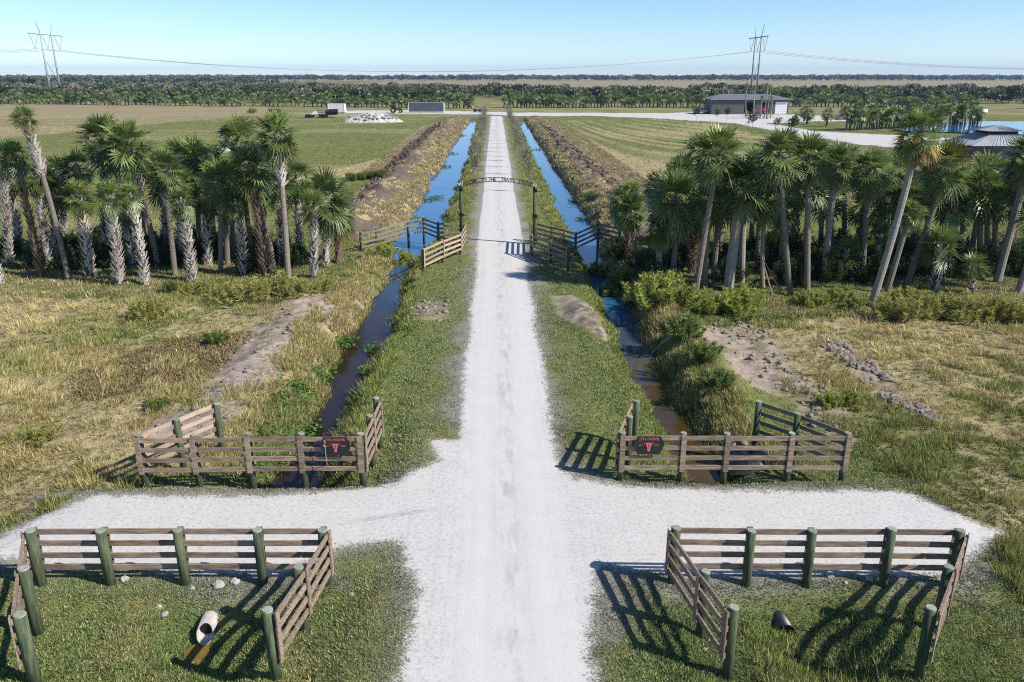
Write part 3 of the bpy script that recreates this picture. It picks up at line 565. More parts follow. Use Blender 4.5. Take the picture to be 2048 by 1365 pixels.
for (i, j) in ((0, 5), (5, 6)):
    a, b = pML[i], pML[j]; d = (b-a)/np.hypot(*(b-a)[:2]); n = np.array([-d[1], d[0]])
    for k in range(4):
        mb = MB(); z = 1.36-.32*k; mb.bar((a[0]+n[0]*.13, a[1]+n[1]*.13, z), (b[0]+n[0]*.13, b[1]+n[1]*.13, z), .04, .135); mb.build('rail', M['raill'], FML, False, np.array(FML.location))['label'] = 'pale board on the slanting side'
FMR, pMR = fence('board fence with a black sign standing over muddy brown water', [(1245, 866), (1367, 865.5), (1455, 865.5), (1583, 866), (1696, 866), (1259.5, 833), (1273, 802), (1596, 829), (1518, 803.5)],
      [(0, 1, -1), (1, 2, -1), (2, 3, -1), (3, 4, -1), (0, 5, 1), (5, 6, 1)], 1.48, 1, pr=.10, tops_px=True)
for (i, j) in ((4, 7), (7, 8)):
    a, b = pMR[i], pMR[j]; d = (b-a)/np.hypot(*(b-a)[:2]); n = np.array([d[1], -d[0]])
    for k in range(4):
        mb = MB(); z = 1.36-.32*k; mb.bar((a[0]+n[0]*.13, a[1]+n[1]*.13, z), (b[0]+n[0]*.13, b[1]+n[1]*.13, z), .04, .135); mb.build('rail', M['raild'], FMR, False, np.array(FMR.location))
# fences beside the arch
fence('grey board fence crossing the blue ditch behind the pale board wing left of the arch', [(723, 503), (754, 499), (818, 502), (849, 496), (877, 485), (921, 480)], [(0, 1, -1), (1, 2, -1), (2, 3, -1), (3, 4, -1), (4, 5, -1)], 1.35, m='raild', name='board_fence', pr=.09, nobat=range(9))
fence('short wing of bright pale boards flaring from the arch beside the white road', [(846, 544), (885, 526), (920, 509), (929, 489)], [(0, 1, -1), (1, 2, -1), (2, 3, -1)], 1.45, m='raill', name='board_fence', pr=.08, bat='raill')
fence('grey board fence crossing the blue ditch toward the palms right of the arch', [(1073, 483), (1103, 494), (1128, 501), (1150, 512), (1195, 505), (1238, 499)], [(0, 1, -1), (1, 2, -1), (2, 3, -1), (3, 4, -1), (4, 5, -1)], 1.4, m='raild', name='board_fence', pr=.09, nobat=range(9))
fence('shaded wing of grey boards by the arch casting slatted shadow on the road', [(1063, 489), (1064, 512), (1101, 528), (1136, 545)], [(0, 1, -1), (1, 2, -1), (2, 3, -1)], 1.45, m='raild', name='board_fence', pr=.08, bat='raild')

# ------------------------------------------------------------------ writing
def text_mesh(body, size, depth=.004, bold=.0):
    cu = bpy.data.curves.new('letter', 'FONT'); cu.body = body; cu.size = size; cu.extrude = depth; cu.offset = bold; cu.align_x = 'CENTER'; cu.align_y = 'CENTER'; cu.resolution_u = 2
    o = bpy.data.objects.new('letter', cu); me = bpy.data.meshes.new_from_object(o); bpy.data.objects.remove(o); bpy.data.curves.remove(cu); return me
def put_text(body, size, mtl, parent, M4, name='letter', depth=.004, bold=0.0):
    me = text_mesh(body, size, depth, bold); me.materials.clear(); me.materials.append(M[mtl]); o = link(name, me, parent); o.matrix_local = M4; return o
def frame(o, ux, uz):
    ux = Vector(ux).normalized(); uz = Vector(uz); n = ux.cross(uz)
    return Matrix(((ux[0], uz[0], n[0], o[0]), (ux[1], uz[1], n[1], o[1]), (ux[2], uz[2], n[2], o[2]), (0, 0, 0, 1)))
SK = [(0, -.135), (.022, -.125), (.03, -.09), (.035, -.03), (.055, 0), (.06, .05), (.085, .062), (.13, .07), (.17, .095), (.165, .07), (.13, .045), (.09, .035)]
def skull(s):
    half = [(0, -.17), (.028, -.165), (.036, -.12), (.042, -.06), (.066, -.01), (.07, .035), (.066, .075)]
    return [(x*s, y*s) for x, y in half]+[(-x*s, y*s) for x, y in half[::-1][:-1]]
def horn(s, q):
    L = [(.066, .07), (.11, .05), (.15, .055), (.185, .075), (.20, .10), (.16, .082), (.11, .085), (.066, .105)]
    L = [((.066+(x-.066)*.78)*s*q, y*s) for x, y in L]; return L if q > 0 else L[::-1]
def farm_sign(label, a, b, fr, wd, ht, z):
    """black plate with clipped round ends fixed to the boards of a fence run"""
    d = (b-a); d[2] = 0; L = np.hypot(d[0], d[1]); d = d/L; n = np.array([d[1], -d[0], 0]); c = a+d*L*fr; c = np.array([c[0], c[1], 0])+n*.21; c[2] = z
    root = thing('farm_sign', label, 'sign', c); ux = Vector(d); uz = Vector((0, 0, 1)); w, h = wd/2, ht/2
    out = [(-w*.72, -h), (w*.72, -h), (w*.80, -h*.82), (w*.93, -h*.45), (w, 0), (w*.95, h*.42), (w*.86, h*.72), (w*.80, h*.76), (w*.80, h), (-w*.80, h), (-w*.80, h*.76), (-w*.86, h*.72), (-w*.95, h*.42), (-w, 0), (-w*.93, -h*.45), (-w*.80, -h*.82)]
    mb = MB(); mb.prism(out, .018, (0, 0, 0), ux, uz); mb.build('sign_plate', M['black'], root)
    nn = ux.cross(uz)
    if nn.dot(Vector(n)) < 0: nn = -nn
    f = lambda x, y, e=.021: frame(ux*x+uz*y+nn*e, ux, uz)
    e = MB(); e.prism(skull(1.12), .008, nn*.0185, ux, uz); em = e.build('bull_skull', M['signpink'], root)
    e = MB(); e.prism([(-.012, -.12), (.012, -.12), (.02, .03), (0, .07), (-.02, .03)], .003, nn*.0275, ux, uz); e.build('muzzle_stripe', M['signred'], em)
    for q in (1, -1): e = MB(); e.prism(horn(1.0, q), .008, nn*.0185, ux, uz); e.build('horn', M['signtext'], em)
    put_text('JTN FARMS', .118, 'signtext', root, f(0, h*.70), 'lettering', .003, .005)
    put_text('EST.', .066, 'signtext', root, f(-w*.52, h*.02), 'lettering', .003, .002); put_text('2005', .072, 'signtext', root, f(w*.52, h*.02), 'lettering', .003, .002)
    return root
s1 = farm_sign('black farm sign with red bull skull and a pale stalk crossing it, before purple water', pML[3].copy(), pML[4].copy(), .60, .88, .58, 1.175)
s2 = farm_sign('black farm sign with red bull skull on the board fence above muddy brown water', pMR[0].copy(), pMR[1].copy(), .42, .88, .58, 1.175)
# white seed stalk in front of the left sign
mb = MB(); b = gh(668, 962); s = np.array(s1.location); mb.tube([(b[0], b[1]-.05, b[2]), (s[0]-.27, s[1]-.12, .75), (s[0]-.28, s[1]-.10, 1.2), (s[0]-.30, s[1]-.1, 1.42)], .010, 5)
for k in range(7): mb.tube([(s[0]-.29+rnd.uniform(-.03, .03), s[1]-.11, 1.16+.04*k), (s[0]-.29+rnd.uniform(-.05, .05), s[1]-.13, 1.2+.04*k)], [.014, .006], 5)
tag(mb.build('seed_stalk', M['raill'], loc=(b[0], b[1], b[2])), 'thin pale dry seed stalk standing up in front of a black farm sign', 'weed')

# ------------------------------------------------------------------ entrance arch
aL, aR = gh(924, 486), gh(1069, 489); ct = (aL+aR)/2
root = thing('entrance_arch', 'tall entrance arch of two green posts with curved red iron lettering over the white road', 'entrance arch', ct); off = np.array(root.location)
AH = 4.12
for p in (aL, aR):
    mb = MB(); mb.tube([(p[0], p[1], p[2]-.3), (p[0], p[1], AH-.12)], [.145, .13], 16); o = mb.build('post', M['post'], root, True, off)
    mb = MB(); mb.tube([(p[0], p[1], AH-.42), (p[0], p[1], AH-.06)], [.150, .15], 16); mb.build('post_cap', M['black'], o, True, off)
    pl = [(.21*math.cos(t*math.pi/12), .135*math.sin(t*math.pi/12)) for t in range(24)]
    mb = MB(); mb.prism(pl, .02, (p[0], p[1]-.165, 2.03), (1, 0, 0), (0, 0, 1)); mb.build('oval_plaque', M['black'], root, False, off)
    mb = MB(); mb.prism([(x*.62, y*.6) for x, y in pl], .006, (p[0], p[1]-.187, 2.03), (1, 0, 0), (0, 0, 1)); mb.build('plaque_badge', M['dark'], root, False, off)
W_ = np.hypot(*(aR-aL)[:2])
def arc(t, dz=0.0):
    """t 0..1 along the arch"""
    q = aL*(1-t)+aR*t; return Vector((q[0]-off[0], q[1]-off[1]-.05, AH-.12+.40*(1-(2*t-1)**2)+dz-off[2]))
for dz in (0.0, .27):
    mb = MB(); mb.tube([arc(t/40, dz) for t in range(41)], .020, 6); mb.build('arch_bar', M['black'], root)
zx = [(('W'), 205, 1)]+[(c, 285+46*i, 0) for i, c in enumerate('ELCOME')]+[('T', 632, 0), ('O', 690, 0)]+[(c, 785+46*i, 0) for i, c in enumerate('THE')]+[(c, 1020+50*i, 0) for i, c in enumerate('TRAIN')]+[(c, 1345+47*i, 0) for i, c in enumerate('STATIO')]+[('N', 1640, 1)]
for ch, zz_, wh in zx:
    t = (zz_-222)/(1645-222); t = min(max(t, 0), 1); p = arc(t, .135); q = arc(min(t+.01, 1))-arc(max(t-.01, 0)); q.normalize(); n = Vector((0, -1, 0)); u = n.cross(q)*-1
    if u.z < 0: u = -u
    if wh: p = p+Vector((0, -.12, .04))
    o = put_text(ch, .37 if wh else .33, 'white' if wh else 'rust', root, Matrix(((q[0], u[0], 0, p[0]), (q[1], u[1], -1, p[1]), (q[2], u[2], 0, p[2]), (0, 0, 0, 1))), 'letter', .014, .012 if wh else .009)
    if wh: o['label'] = 'white metal letter on the post head'

# ------------------------------------------------------------------ palms
def frond(o, az, el, Lp, Lb, nseg, droop, c, V, C, wseg=.055):
    """one fan leaf: petiole then a folded fan of drooping segments"""
    o = np.array(o); d = np.array([math.cos(az)*math.cos(el), math.sin(az)*math.cos(el), math.sin(el)])
    e2 = el-droop*.5; d2 = np.array([math.cos(az)*math.cos(e2), math.sin(az)*math.cos(e2), math.sin(e2)])
    p = o+d*Lp*.6+d2*Lp*.4; sd = np.array([-math.sin(az), math.cos(az), 0]); w = .028
    pc = (.17, .19, .07)
    V += [o-sd*w, o+sd*w, p, o-sd*w*.2+np.array([0, 0, -.04]), o+np.array([0, 0, .03]), p]; C += [pc]*6
    e3 = el-droop; f = np.array([math.cos(az)*math.cos(e3), math.sin(az)*math.cos(e3), math.sin(e3)]); n = np.cross(f, sd); n = n if n[2] > 0 else -n
    tw = rs.normal(0, .25); sd = sd*math.cos(tw)+n*math.sin(tw); n = np.cross(f, sd)
    for i in range(nseg):
        ph = R(-118+236*(i+.5)/nseg)+rs.normal(0, .02); L = Lb*(1-.22*(abs(ph)/2.0)**2)*rs.uniform(.88, 1.08)
        s = f*math.cos(ph)+sd*math.sin(ph)+n*(.28*abs(math.sin(ph))); s = s/np.linalg.norm(s); q = np.cross(s, n); q = q/np.linalg.norm(q)
        m = p+s*L*.55; t = m+s*L*.44+np.array([0, 0, -1])*L*rs.uniform(.0, .22); ww = wseg*.5
        g = rs.uniform(.8, 1.2); cc = tuple(np.array(c)*g)
        V += [p, m+q*ww, m-q*ww, m+q*ww, t, m-q*ww]; C += [cc]*6
def crown_mesh(nf, nseg, Lp=.55, Lb=.75, yell=0.0, elmin=-42, wseg=.055):
    V, C = [], []
    for i in range(nf):
        u = (i+.5)/nf; el = R(88-(88-elmin)*u**.85+rs.normal(0, 6)); az = i*2.39996+rs.normal(0, .2)
        base = (np.array([.145, .210, .066])*(1-.1*u)+np.array([.05, .045, .005])*(1-u))*rs.uniform(.6, 1.45)
        if rs.uniform() < yell*u*1.5: base = np.array([.30, .22, .03]) if rs.uniform() < .6 else np.array([.26, .14, .03])
        elif rs.uniform() < .22*u: base = np.array([.12, .13, .03])
        k = rs.uniform(.85, 1.1); frond((0, 0, -.25*u), az, el, Lp*k*(.55+.45*min(1, u*3)), Lb*rs.uniform(.85, 1.1), nseg, R(10+34*u*u+rs.normal(0, 6)), base, V, C, wseg)
    V = np.array(V); return fastmesh('crown', V, np.arange(len(V)).reshape(-1, 3), M['palm'], np.array(C))
CROWN = [crown_mesh(34, 18, wseg=.07) for _ in range(8)]; CROWN_Y = [crown_mesh(34, 18, yell=.34, wseg=.07) for _ in range(2)]; CROWN_S = [crown_mesh(22, 18, .5, .9, elmin=-15, wseg=.07) for _ in range(2)]
CROWN_B = [crown_mesh(28, 13, wseg=.09) for _ in range(3)]; CROWN_F = [crown_mesh(20, 8, wseg=.16) for _ in range(4)]
def dead_mesh():
    V, C = [], []; frond((0, 0, 0), 0, R(-62), .5, .7, 12, R(16), np.array([.26, .19, .10])*rs.uniform(.7, 1.1), V, C, .04); V = np.array(V); return fastmesh('dead_frond', V, np.arange(len(V)).reshape(-1, 3), M['palm'], np.array(C))
DEAD = [dead_mesh() for _ in range(4)]
def trunk_path(b, t, n=14, bend=.0, side=0.0):
    """curve from foot to crown, bowed sideways, steeper towards the top"""
    P = []
    for i in range(n+1):
        u = i/n; q = b*(1-u)+t*u; k = math.sin(u*math.pi); P.append((q[0]+bend*k, q[1]+side*k, q[2]-(.0)))
    return P
def smooth_trunk(P, r, mb, head=True):
    n = len(P); rr = [r*(1.16 if i == 0 else 1.05-.17*i/n)*(1+rnd.uniform(-.03, .03)) for i in range(n)]
    if head: rr[-1] *= 1.35; rr[-2] *= 1.2
    mb.tube(P, rr, 10)
def boots(P, r, mb, u0=0.0, u1=1.0, dens=1.0, mi=0, size=1.0):
    L = sum((Vector(P[i+1])-Vector(P[i])).length for i in range(len(P)-1)); rings = max(3, int(L*(u1-u0)/.19*dens))
    for k in range(rings):
        u = u0+(u1-u0)*(k+.5)/rings; x = u*(len(P)-1); i = min(int(x), len(P)-2); f = x-i; c = Vector(P[i])*(1-f)+Vector(P[i+1])*f; ax = (Vector(P[i+1])-Vector(P[i])).normalized()
        for j in range(6):
            a = 2*math.pi*(j+.5*(k % 2))/6+rnd.uniform(-.25, .25)
            if rnd.random() < .16: continue
            o = Vector((math.cos(a), math.sin(a), 0)); o = (o-ax*o.dot(ax)).normalized(); s = ax.cross(o)
            l = .36*size*rnd.uniform(.5, 1.3); w = .095*size; b = c+o*r*.85; tip = c+o*(r+.20*size*rnd.uniform(.7, 1.25))+ax*l; tw = s*rnd.uniform(-.05, .05)
            mb.add([b-s*w, b+s*w, tip+s*w*.42+tw, tip-s*w*.42+tw, b-s*w*.7-ax*.09, b+s*w*.7-ax*.09], [(0, 1, 2, 3), (4, 3, 2, 5), (0, 3, 4), (1, 5, 2)], mi)
def palm(label, bx, by, tx, ty, r_px, kind='s', rad=.15, crown='n', bend=0.0, dead=3, group=None, ci=None):
    b = gh(bx, by); t = atY(tx, ty, b[1]+rnd.uniform(-.3, .3)); b[2] -= .1
    root = thing('sabal_palm', label, 'palm tree', b, group); off = Vector(b)
    zc = np.dot(t-CAM, fw); sc_ = r_px*zc/FPX/1.10; lv = Vector(t-b).normalized(); t = t+np.array(lv)*sc_*1.1*.86
    P = [Vector(p)-off for p in trunk_path(b, t, 14, bend)]
    mb = MB(); m = {'s': M['trunk'], 'g': M['trunkg'], 'b': M['boot'], 'B': M['bootb'], 'm': M['trunk'], 'd': M['bootb']}[kind]
    if kind in 'sg': smooth_trunk(P, rad, mb); boots(P, rad*1.1, mb, .80, .95, 1.0, 1, .9); mats = [m, M['bootb']]
    elif kind == 'm': smooth_trunk(P, rad, mb); boots(P, rad*1.15, mb, .66, .95, 1.0, 1, 1.15); mats = [m, M['boot']]
    else: smooth_trunk(P, rad*.95, mb, False); boots(P, rad, mb, .01, 1.0, 1.0, 1, .75+rad*1.2); mats = [M['bootd'], m]
    me = mb.build('trunk', mats, root, False)
    cm = {'n': CROWN, 'y': CROWN_Y, 's': CROWN_S, 'b': CROWN_B}[crown]; o = link('crown', cm[rnd.randrange(len(cm)) if ci is None else ci], root, P[-1]+Vector((0, 0, .06*sc_)))
    lean = (P[-1]-P[-4]).normalized(); o.rotation_euler = (-lean.y*.5, lean.x*.5, rnd.uniform(0, 6.28)); o.scale = (sc_*rnd.uniform(.88, 1.1), sc_*rnd.uniform(.88, 1.1), sc_*rnd.uniform(1.0, 1.25))
    for i in range(dead):
        q = link('dead_frond', DEAD[rnd.randrange(4)], root, P[-1]-lv*(sc_*rnd.uniform(.25, .6))); q.rotation_euler = (0, rnd.uniform(-.25, .3), rnd.uniform(0, 6.28)); q.scale = (sc_*.8,)*3
    return root
BG_L = 'palms crowded in the shade of the left grove'
for L in [
 ('tall slender leaning palm with a small tuft crown above a shaggy brown neck, left grove', 138, 560, 56, 262, 27, 'm', .15, 's', .15, 0),
 ('leaning palm with rough orange-brown boots just left of the tallest slender leaning palm', 82, 553, 36, 345, 36, 'B', .17, 'n', .1, 4),
 ('palm with a bleached booted foot cut by the left edge of the photo', 1, 568, -40, 440, 40, 'b', .17, 'n', 0, 2),
 ('small palm with a shaded booted trunk right behind the slender leaning palm', 97, 530, 76, 385, 38, 'b', .18, 'n', 0, 3),
 ('stout palm with bluish white boots, its low crown left of the short fan-topped white palm', 178, 552, 160, 425, 36, 'b', .25, 'n', .1, 2),
 ('tall broad-crowned palm rising behind the short white palms, yellow fronds under its crown', 213, 528, 206, 330, 55, 'b', .19, 'y', 0, 2),
 ('thick white-booted palm under a neat round fan crown at the front of the left grove', 238, 568, 221, 428, 38, 'b', .23, 's', .08, 0),
 ('white-booted palm with thin upright stripped crown, next right of the neat round-crowned one', 290, 570, 264, 418, 27, 'b', .18, 's', .12, 2),
 ('dark smooth-trunked palm leaning right to left below a big round crown with exposed boots', 317, 534, 268, 338, 55, 'm', .17, 'n', .1, 4),
 ('palm with brown shaggy neck and wide crown above a grey trunk, mid left grove', 350, 551, 332, 378, 45, 'm', .17, 'n', 0, 5),
 ('white-booted palm pinched thin at its orange foot, crossed by a broken stalk', 385, 564, 366, 432, 33, 'b', .21, 'n', .06, 3),
 ('palm with a blue-grey shaded booted trunk in the middle of the left grove', 416, 530, 412, 424, 38, 'b', .21, 'n', 0, 3),
 ('palm with a plain dark smooth trunk and boots fanning under its crown, mid left grove', 441, 543, 442, 405, 48, 'm', .16, 'n', 0, 5),
 ('ragged white-trunked palm with peeling boots and a small low crown', 487, 549, 474, 430, 28, 'b', .18, 'n', .1, 6),
 ('massive brown-booted palm leaning left with a swollen trunk, left of the tall smooth one', 533, 558, 506, 378, 50, 'B', .24, 'n', .1, 4),
 ('palm with a dark plain trunk close behind the massive brown-booted palm', 549, 534, 520, 400, 40, 's', .15, 'b', .05, 3),
 ('big-crowned palm at the top middle of the left grove, its trunk hidden by neighbours', 505, 520, 482, 335, 60, 'm', .17, 'n', 0, 3),
 ('tallest smooth grey-brown palm of the left grove, white boots flaring below its crown', 577, 562, 558, 318, 55, 'm', .165, 'n', .05, 1),
 ('thick white-booted palm standing right behind the tall smooth palm of the left grove', 570, 530, 562, 412, 46, 'b', .27, 'n', 0, 3),
 ('front short palm with white zigzag boots, leftmost of the three at the ditch', 628, 553, 628, 450, 38, 'b', .15, 's', 0, 1),
 ('short palm with white zigzag trunk and broad crown, middle of three at the ditch', 651, 534, 652, 448, 58, 'b', .155, 'n', 0, 2),
 ('short dark-trunked palm with drooping fronds, nearest the ditch in the left grove', 677, 527, 676, 470, 46, 'B', .15, 'n', 0, 3),
 ('palm with yellowing lower fronds at the far left edge behind the leaning ones', 18, 530, 8, 345, 36, 'b', .18, 'y', 0, 2),
]: palm(*L)
for bx, by, h_, r_ in [(40, 508, 130, 38), (130, 500, 120, 42), (170, 512, 150, 40), (245, 505, 120, 42), (290, 498, 140, 46), (330, 505, 110, 40), (375, 500, 150, 46), (400, 510, 160, 46), (430, 498, 150, 44), (465, 515, 150, 46), (530, 505, 140, 46), (600, 510, 125, 40), (-30, 515, 150, 42), (110, 520, 110, 36), (360, 525, 130, 40), (265, 528, 80, 34), (455, 530, 90, 34)]:
    palm('dark crowded palm half hidden behind the front trunks of the left grove', bx, by, bx+rnd.uniform(-14, 4), by-h_*.95, r_*1.02, rnd.choice('bbms'), .18, 'b', 0, 2, BG_L)
BG_R = 'palms crowded in the shade of the right grove'
for L in [
 ('dark-booted palm with a low crown, first of the right grove from the ditch', 1257, 527, 1256, 446, 50, 'd', .16, 'n', 0, 2),
 ('palm with a pale curved foot leaning out just right of the first dark-booted palm', 1283, 540, 1268, 455, 40, 's', .13, 'n', -.15, 2),
 ('short palm with plain light grey trunk and ragged low crown at the right grove front', 1317, 559, 1319, 490, 38, 'g', .2, 'n', 0, 5),
 ('palm with a broad glossy crown and bent grey trunk, left of the tall leaning one', 1344, 562, 1348, 455, 64, 's', .16, 'n', .1, 4),
 ('tallest palm at the right grove front, long trunk leaning right under a round crown', 1390, 592, 1430, 360, 56, 's', .165, 'n', -.05, 2),
 ('grey smooth palm close behind the tallest leaning palm', 1409, 571, 1416, 440, 44, 's', .17, 'b', 0, 3),
 ('squat palm with a shaggy dark trunk of loose boots and hanging fronds', 1384, 545, 1388, 455, 40, 'd', .24, 'b', 0, 8),
 ('blue-grey shaded palm between the tallest leaning palm and the thick one', 1427, 559, 1436, 440, 44, 's', .17, 'b', 0, 4),
 ('thickest smooth trunk of the right grove, leaning right beneath a wide crown', 1456, 580, 1476, 424, 60, 'g', .29, 'n', 0, 4),
 ('pale straight palm right beside the thickest leaning trunk', 1483, 565, 1487, 430, 40, 'g', .19, 'b', 0, 3),
 ('thin bent palm with a small messy crown, left of the tall slim pair', 1526, 577, 1532, 435, 42, 's', .13, 'n', -.12, 4),
 ('tall slim palm leaning left with a heavy dark crown, mid right grove', 1582, 592, 1563, 362, 58, 's', .155, 'n', -.05, 4),
 ('tall straight upright palm with a bright round crown, its trunk vertical', 1615, 585, 1616, 362, 52, 's', .16, 'n', 0, 3),
 ('thick pale palm leaning right with brown dead fronds hanging under its tuft', 1646, 560, 1669, 365, 44, 'g', .19, 'n', 0, 8),
 ('palm with wide dark spiky crown and shaggy neck in the middle right grove', 1724, 557, 1736, 386, 52, 's', .17, 'n', 0, 6),
 ('long smooth palm leaning far right with a crown of golden brown fronds', 1742, 612, 1826, 315, 55, 'g', .185, 'y', .1, 2),
 ('shorter palm leaning right just behind the long golden-crowned one', 1773, 585, 1812, 455, 34, 's', .16, 'n', 0, 4),
 ('leaning palm with dead orange fronds jutting right of its crown', 1812, 570, 1875, 386, 60, 's', .185, 'y', .08, 4),
 ('short palm on shaggy pale boots with glossy fans, low in the right grove', 1868, 582, 1876, 538, 48, 'b', .2, 's', 0, 2),
 ('tiny palm barely above the bushes at the right grove front', 1945, 585, 1945, 560, 32, 'b', .13, 's', 0, 1),
 ('big smooth palm at the right edge leaning out of the photo', 1994, 564, 2048, 362, 58, 'g', .22, 'n', 0, 4),
 ('palm with a straight trunk and drooping crown, second row near the right edge', 1942, 512, 1955, 428, 46, 's', .17, 'n', 0, 4),
 ('palm with a shaded leaning trunk left of the drooping second-row palm', 1920, 530, 1930, 420, 50, 's', .19, 'n', 0, 3),
 ('smooth palm trunk cut by the right edge, its crown out of view', 2037, 585, 2075, 470, 55, 'g', .19, 'n', 0, 2),
 ('stemless young palm spreading blue-green fans among the trunks of the right grove', 1692, 556, 1692, 538, 38, 'b', .10, 's', 0, 0),
 ('small blue-green palm peeking left of the long golden-crowned palm trunk', 1752, 545, 1756, 500, 34, 'b', .12, 's', 0, 0),
]: palm(*L)
for bx, by, h_, r_ in [(1300, 500, 90, 40), (1330, 520, 110, 42), (1365, 515, 130, 44), (1400, 505, 160, 50), (1440, 500, 150, 48), (1475, 520, 120, 46), (1500, 505, 130, 50), (1515, 530, 110, 40), (1550, 520, 120, 46), (1560, 545, 90, 40), (1590, 505, 150, 48), (1610, 530, 130, 46), (1640, 505, 140, 46), (1665, 525, 100, 42), (1690, 510, 140, 46), (1710, 535, 90, 40), (1760, 515, 130, 46), (1790, 505, 120, 46), (1800, 535, 100, 44), (1835, 540, 110, 44), (1850, 510, 110, 48), (1880, 525, 140, 46), (1905, 550, 110, 44), (1960, 540, 130, 50), (1975, 515, 130, 48), (1990, 545, 110, 46), (2020, 520, 120, 48), (2050, 545, 150, 50), (2080, 525, 140, 50), (2110, 560, 150, 55)]:
    palm('dark crowded palm half hidden behind the front trunks of the right grove', bx, by, bx+rnd.uniform(-6, 14), by-h_*.95, r_*1.02, rnd.choice('ssgd'), .17, 'b', 0, 2, BG_R)

# distant palms: one small mesh each, shared by copies
def far_palm(h, cr, lean=0.0):
    mb = MB(); P = [(lean*(i/3)**1.5, 0, h*i/3) for i in range(4)]; mb.tube(P, [.3, .26, .22, .24], 6); cm = CROWN_F[rnd.randrange(4)]
    nv = len(cm.vertices); V = np.empty(nv*3, np.float32); cm.vertices.foreach_get('co', V); V = V.reshape(-1, 3)*cr/1.25+np.array([lean, 0, h]); C = np.empty(nv*4, np.float32); cm.color_attributes['col'].data.foreach_get('color', C); C = C.reshape(-1, 4)[:, :3]
    tv = np.array(mb.v); tf = []
    for f in mb.f:
        for i in range(1, len(f)-1): tf.append((f[0], f[i], f[i+1]))
    VV = np.concatenate([tv, V]); FF = np.concatenate([np.array(tf), np.arange(nv).reshape(-1, 3)+len(tv)]); CC = np.concatenate([np.tile([.2, .17, .14], (len(tv), 1)), C])
    return fastmesh('palm', VV, FF, [M['bark'], M['palm']], CC, np.array([0]*len(tf)+[1]*(nv//3)))
FP = [far_palm(2.3+.4*i, 2.15, .15*i) for i in range(5)]; FPT = [far_palm(3.4+.5*i, 2.0, .25*i) for i in range(4)]
def put(name, me, loc, sc_, label, cat, group=None, rz=None):
    o = link(name, me, None, tuple(loc)); o.scale = (sc_,)*3; o.rotation_euler = (0, 0, rnd.uniform(0, 6.28) if rz is None else rz); return tag(o, label, cat, group)
# planted rows
def row(x0, x1, y0, y1, step, lab, grp, skip=()):
    x = x0
    while x < x1:
        f = (x-x0)/(x1-x0); py = y0+(y1-y0)*f+rnd.uniform(-1.3, 1.0)
        if not any(a < x < b for a, b in skip): p = gh(x, py); put('row_palm', FP[rnd.randrange(5)], p, rnd.uniform(.82, 1.12), lab, 'palm tree', grp)
        x += step*rnd.uniform(.7, 1.3)
row(-60, 950, 208, 217, 8.2, 'small dark palm in the long row edging the left field', 'row palms left of the road', ((490, 505),))
row(1008, 1425, 216, 215, 6.4, 'small dark palm in the dense straight row behind the striped hay field', 'row palms right of the road')
row(1585, 2110, 213, 219, 8, 'small dark palm in the row beyond the barn and the pond', 'row palms beyond the pond', ((1945, 2048),))
for px, py in [(1608, 243), (1614, 249), (1653, 253)]: put('garden_palm', FP[rnd.randrange(5)], gh(px, py), .95, 'lone short palm on the grass between the barn yard and the gravel drive', 'palm tree', 'lone palms beside the barn yard')
for i in range(46):
    px = 1690+270*((i*.618034) % 1); py = 240+22*((i*.3819) % 1)+10*(px-1690)/270; put('drive_palm', FPT[rnd.randrange(4)] if i % 3 else FP[i % 5], gh(px, py), rnd.uniform(.8, 1.05), 'palm in the mixed clump between the gravel drive and the pond', 'palm tree', 'palms in the clump by the pond')

# braced tall palms in the barn yard
BR = [('leftmost braced palm in front of the barn, thin and bent, small top', 1492, 234, 1493, 171), ('bent braced palm with the fullest top, second from left before the barn', 1507, 231, 1509, 176), ('shortest left braced palm before the dark barn opening', 1520, 238, 1524, 197), ('tallest braced palm before the red machine in the barn opening', 1528, 236.5, 1534.6, 171), ('leaning braced palm right of the tallest one before the barn', 1533.5, 238, 1542, 175), ('short braced palm nearest the white garage door', 1540, 236.5, 1543, 196)]
for lab, bx, by, tx, ty in BR:
    b = gh(bx, by); t = atY(tx, ty, b[1]); root = thing('braced_palm', lab, 'palm tree', b); off = Vector(b); mb = MB(); P = [Vector(p)-off for p in trunk_path(b, t, 8, rnd.uniform(-.3, .3))]; mb.tube(P, [.22]+[.17]*7+[.2], 8); mb.build('trunk', M['trunkg'], root)
    o = link('crown', CROWN_F[rnd.randrange(4)], root, P[-1]); o.scale = (.72, .72, 1.0)
    for a in (.4, 2.5, 4.6): mb = MB(); mb.bar((math.cos(a)*1.3, math.sin(a)*1.3, 0), (0, 0, 1.9), .1, .1); mb.build('brace', M['wood'], root)

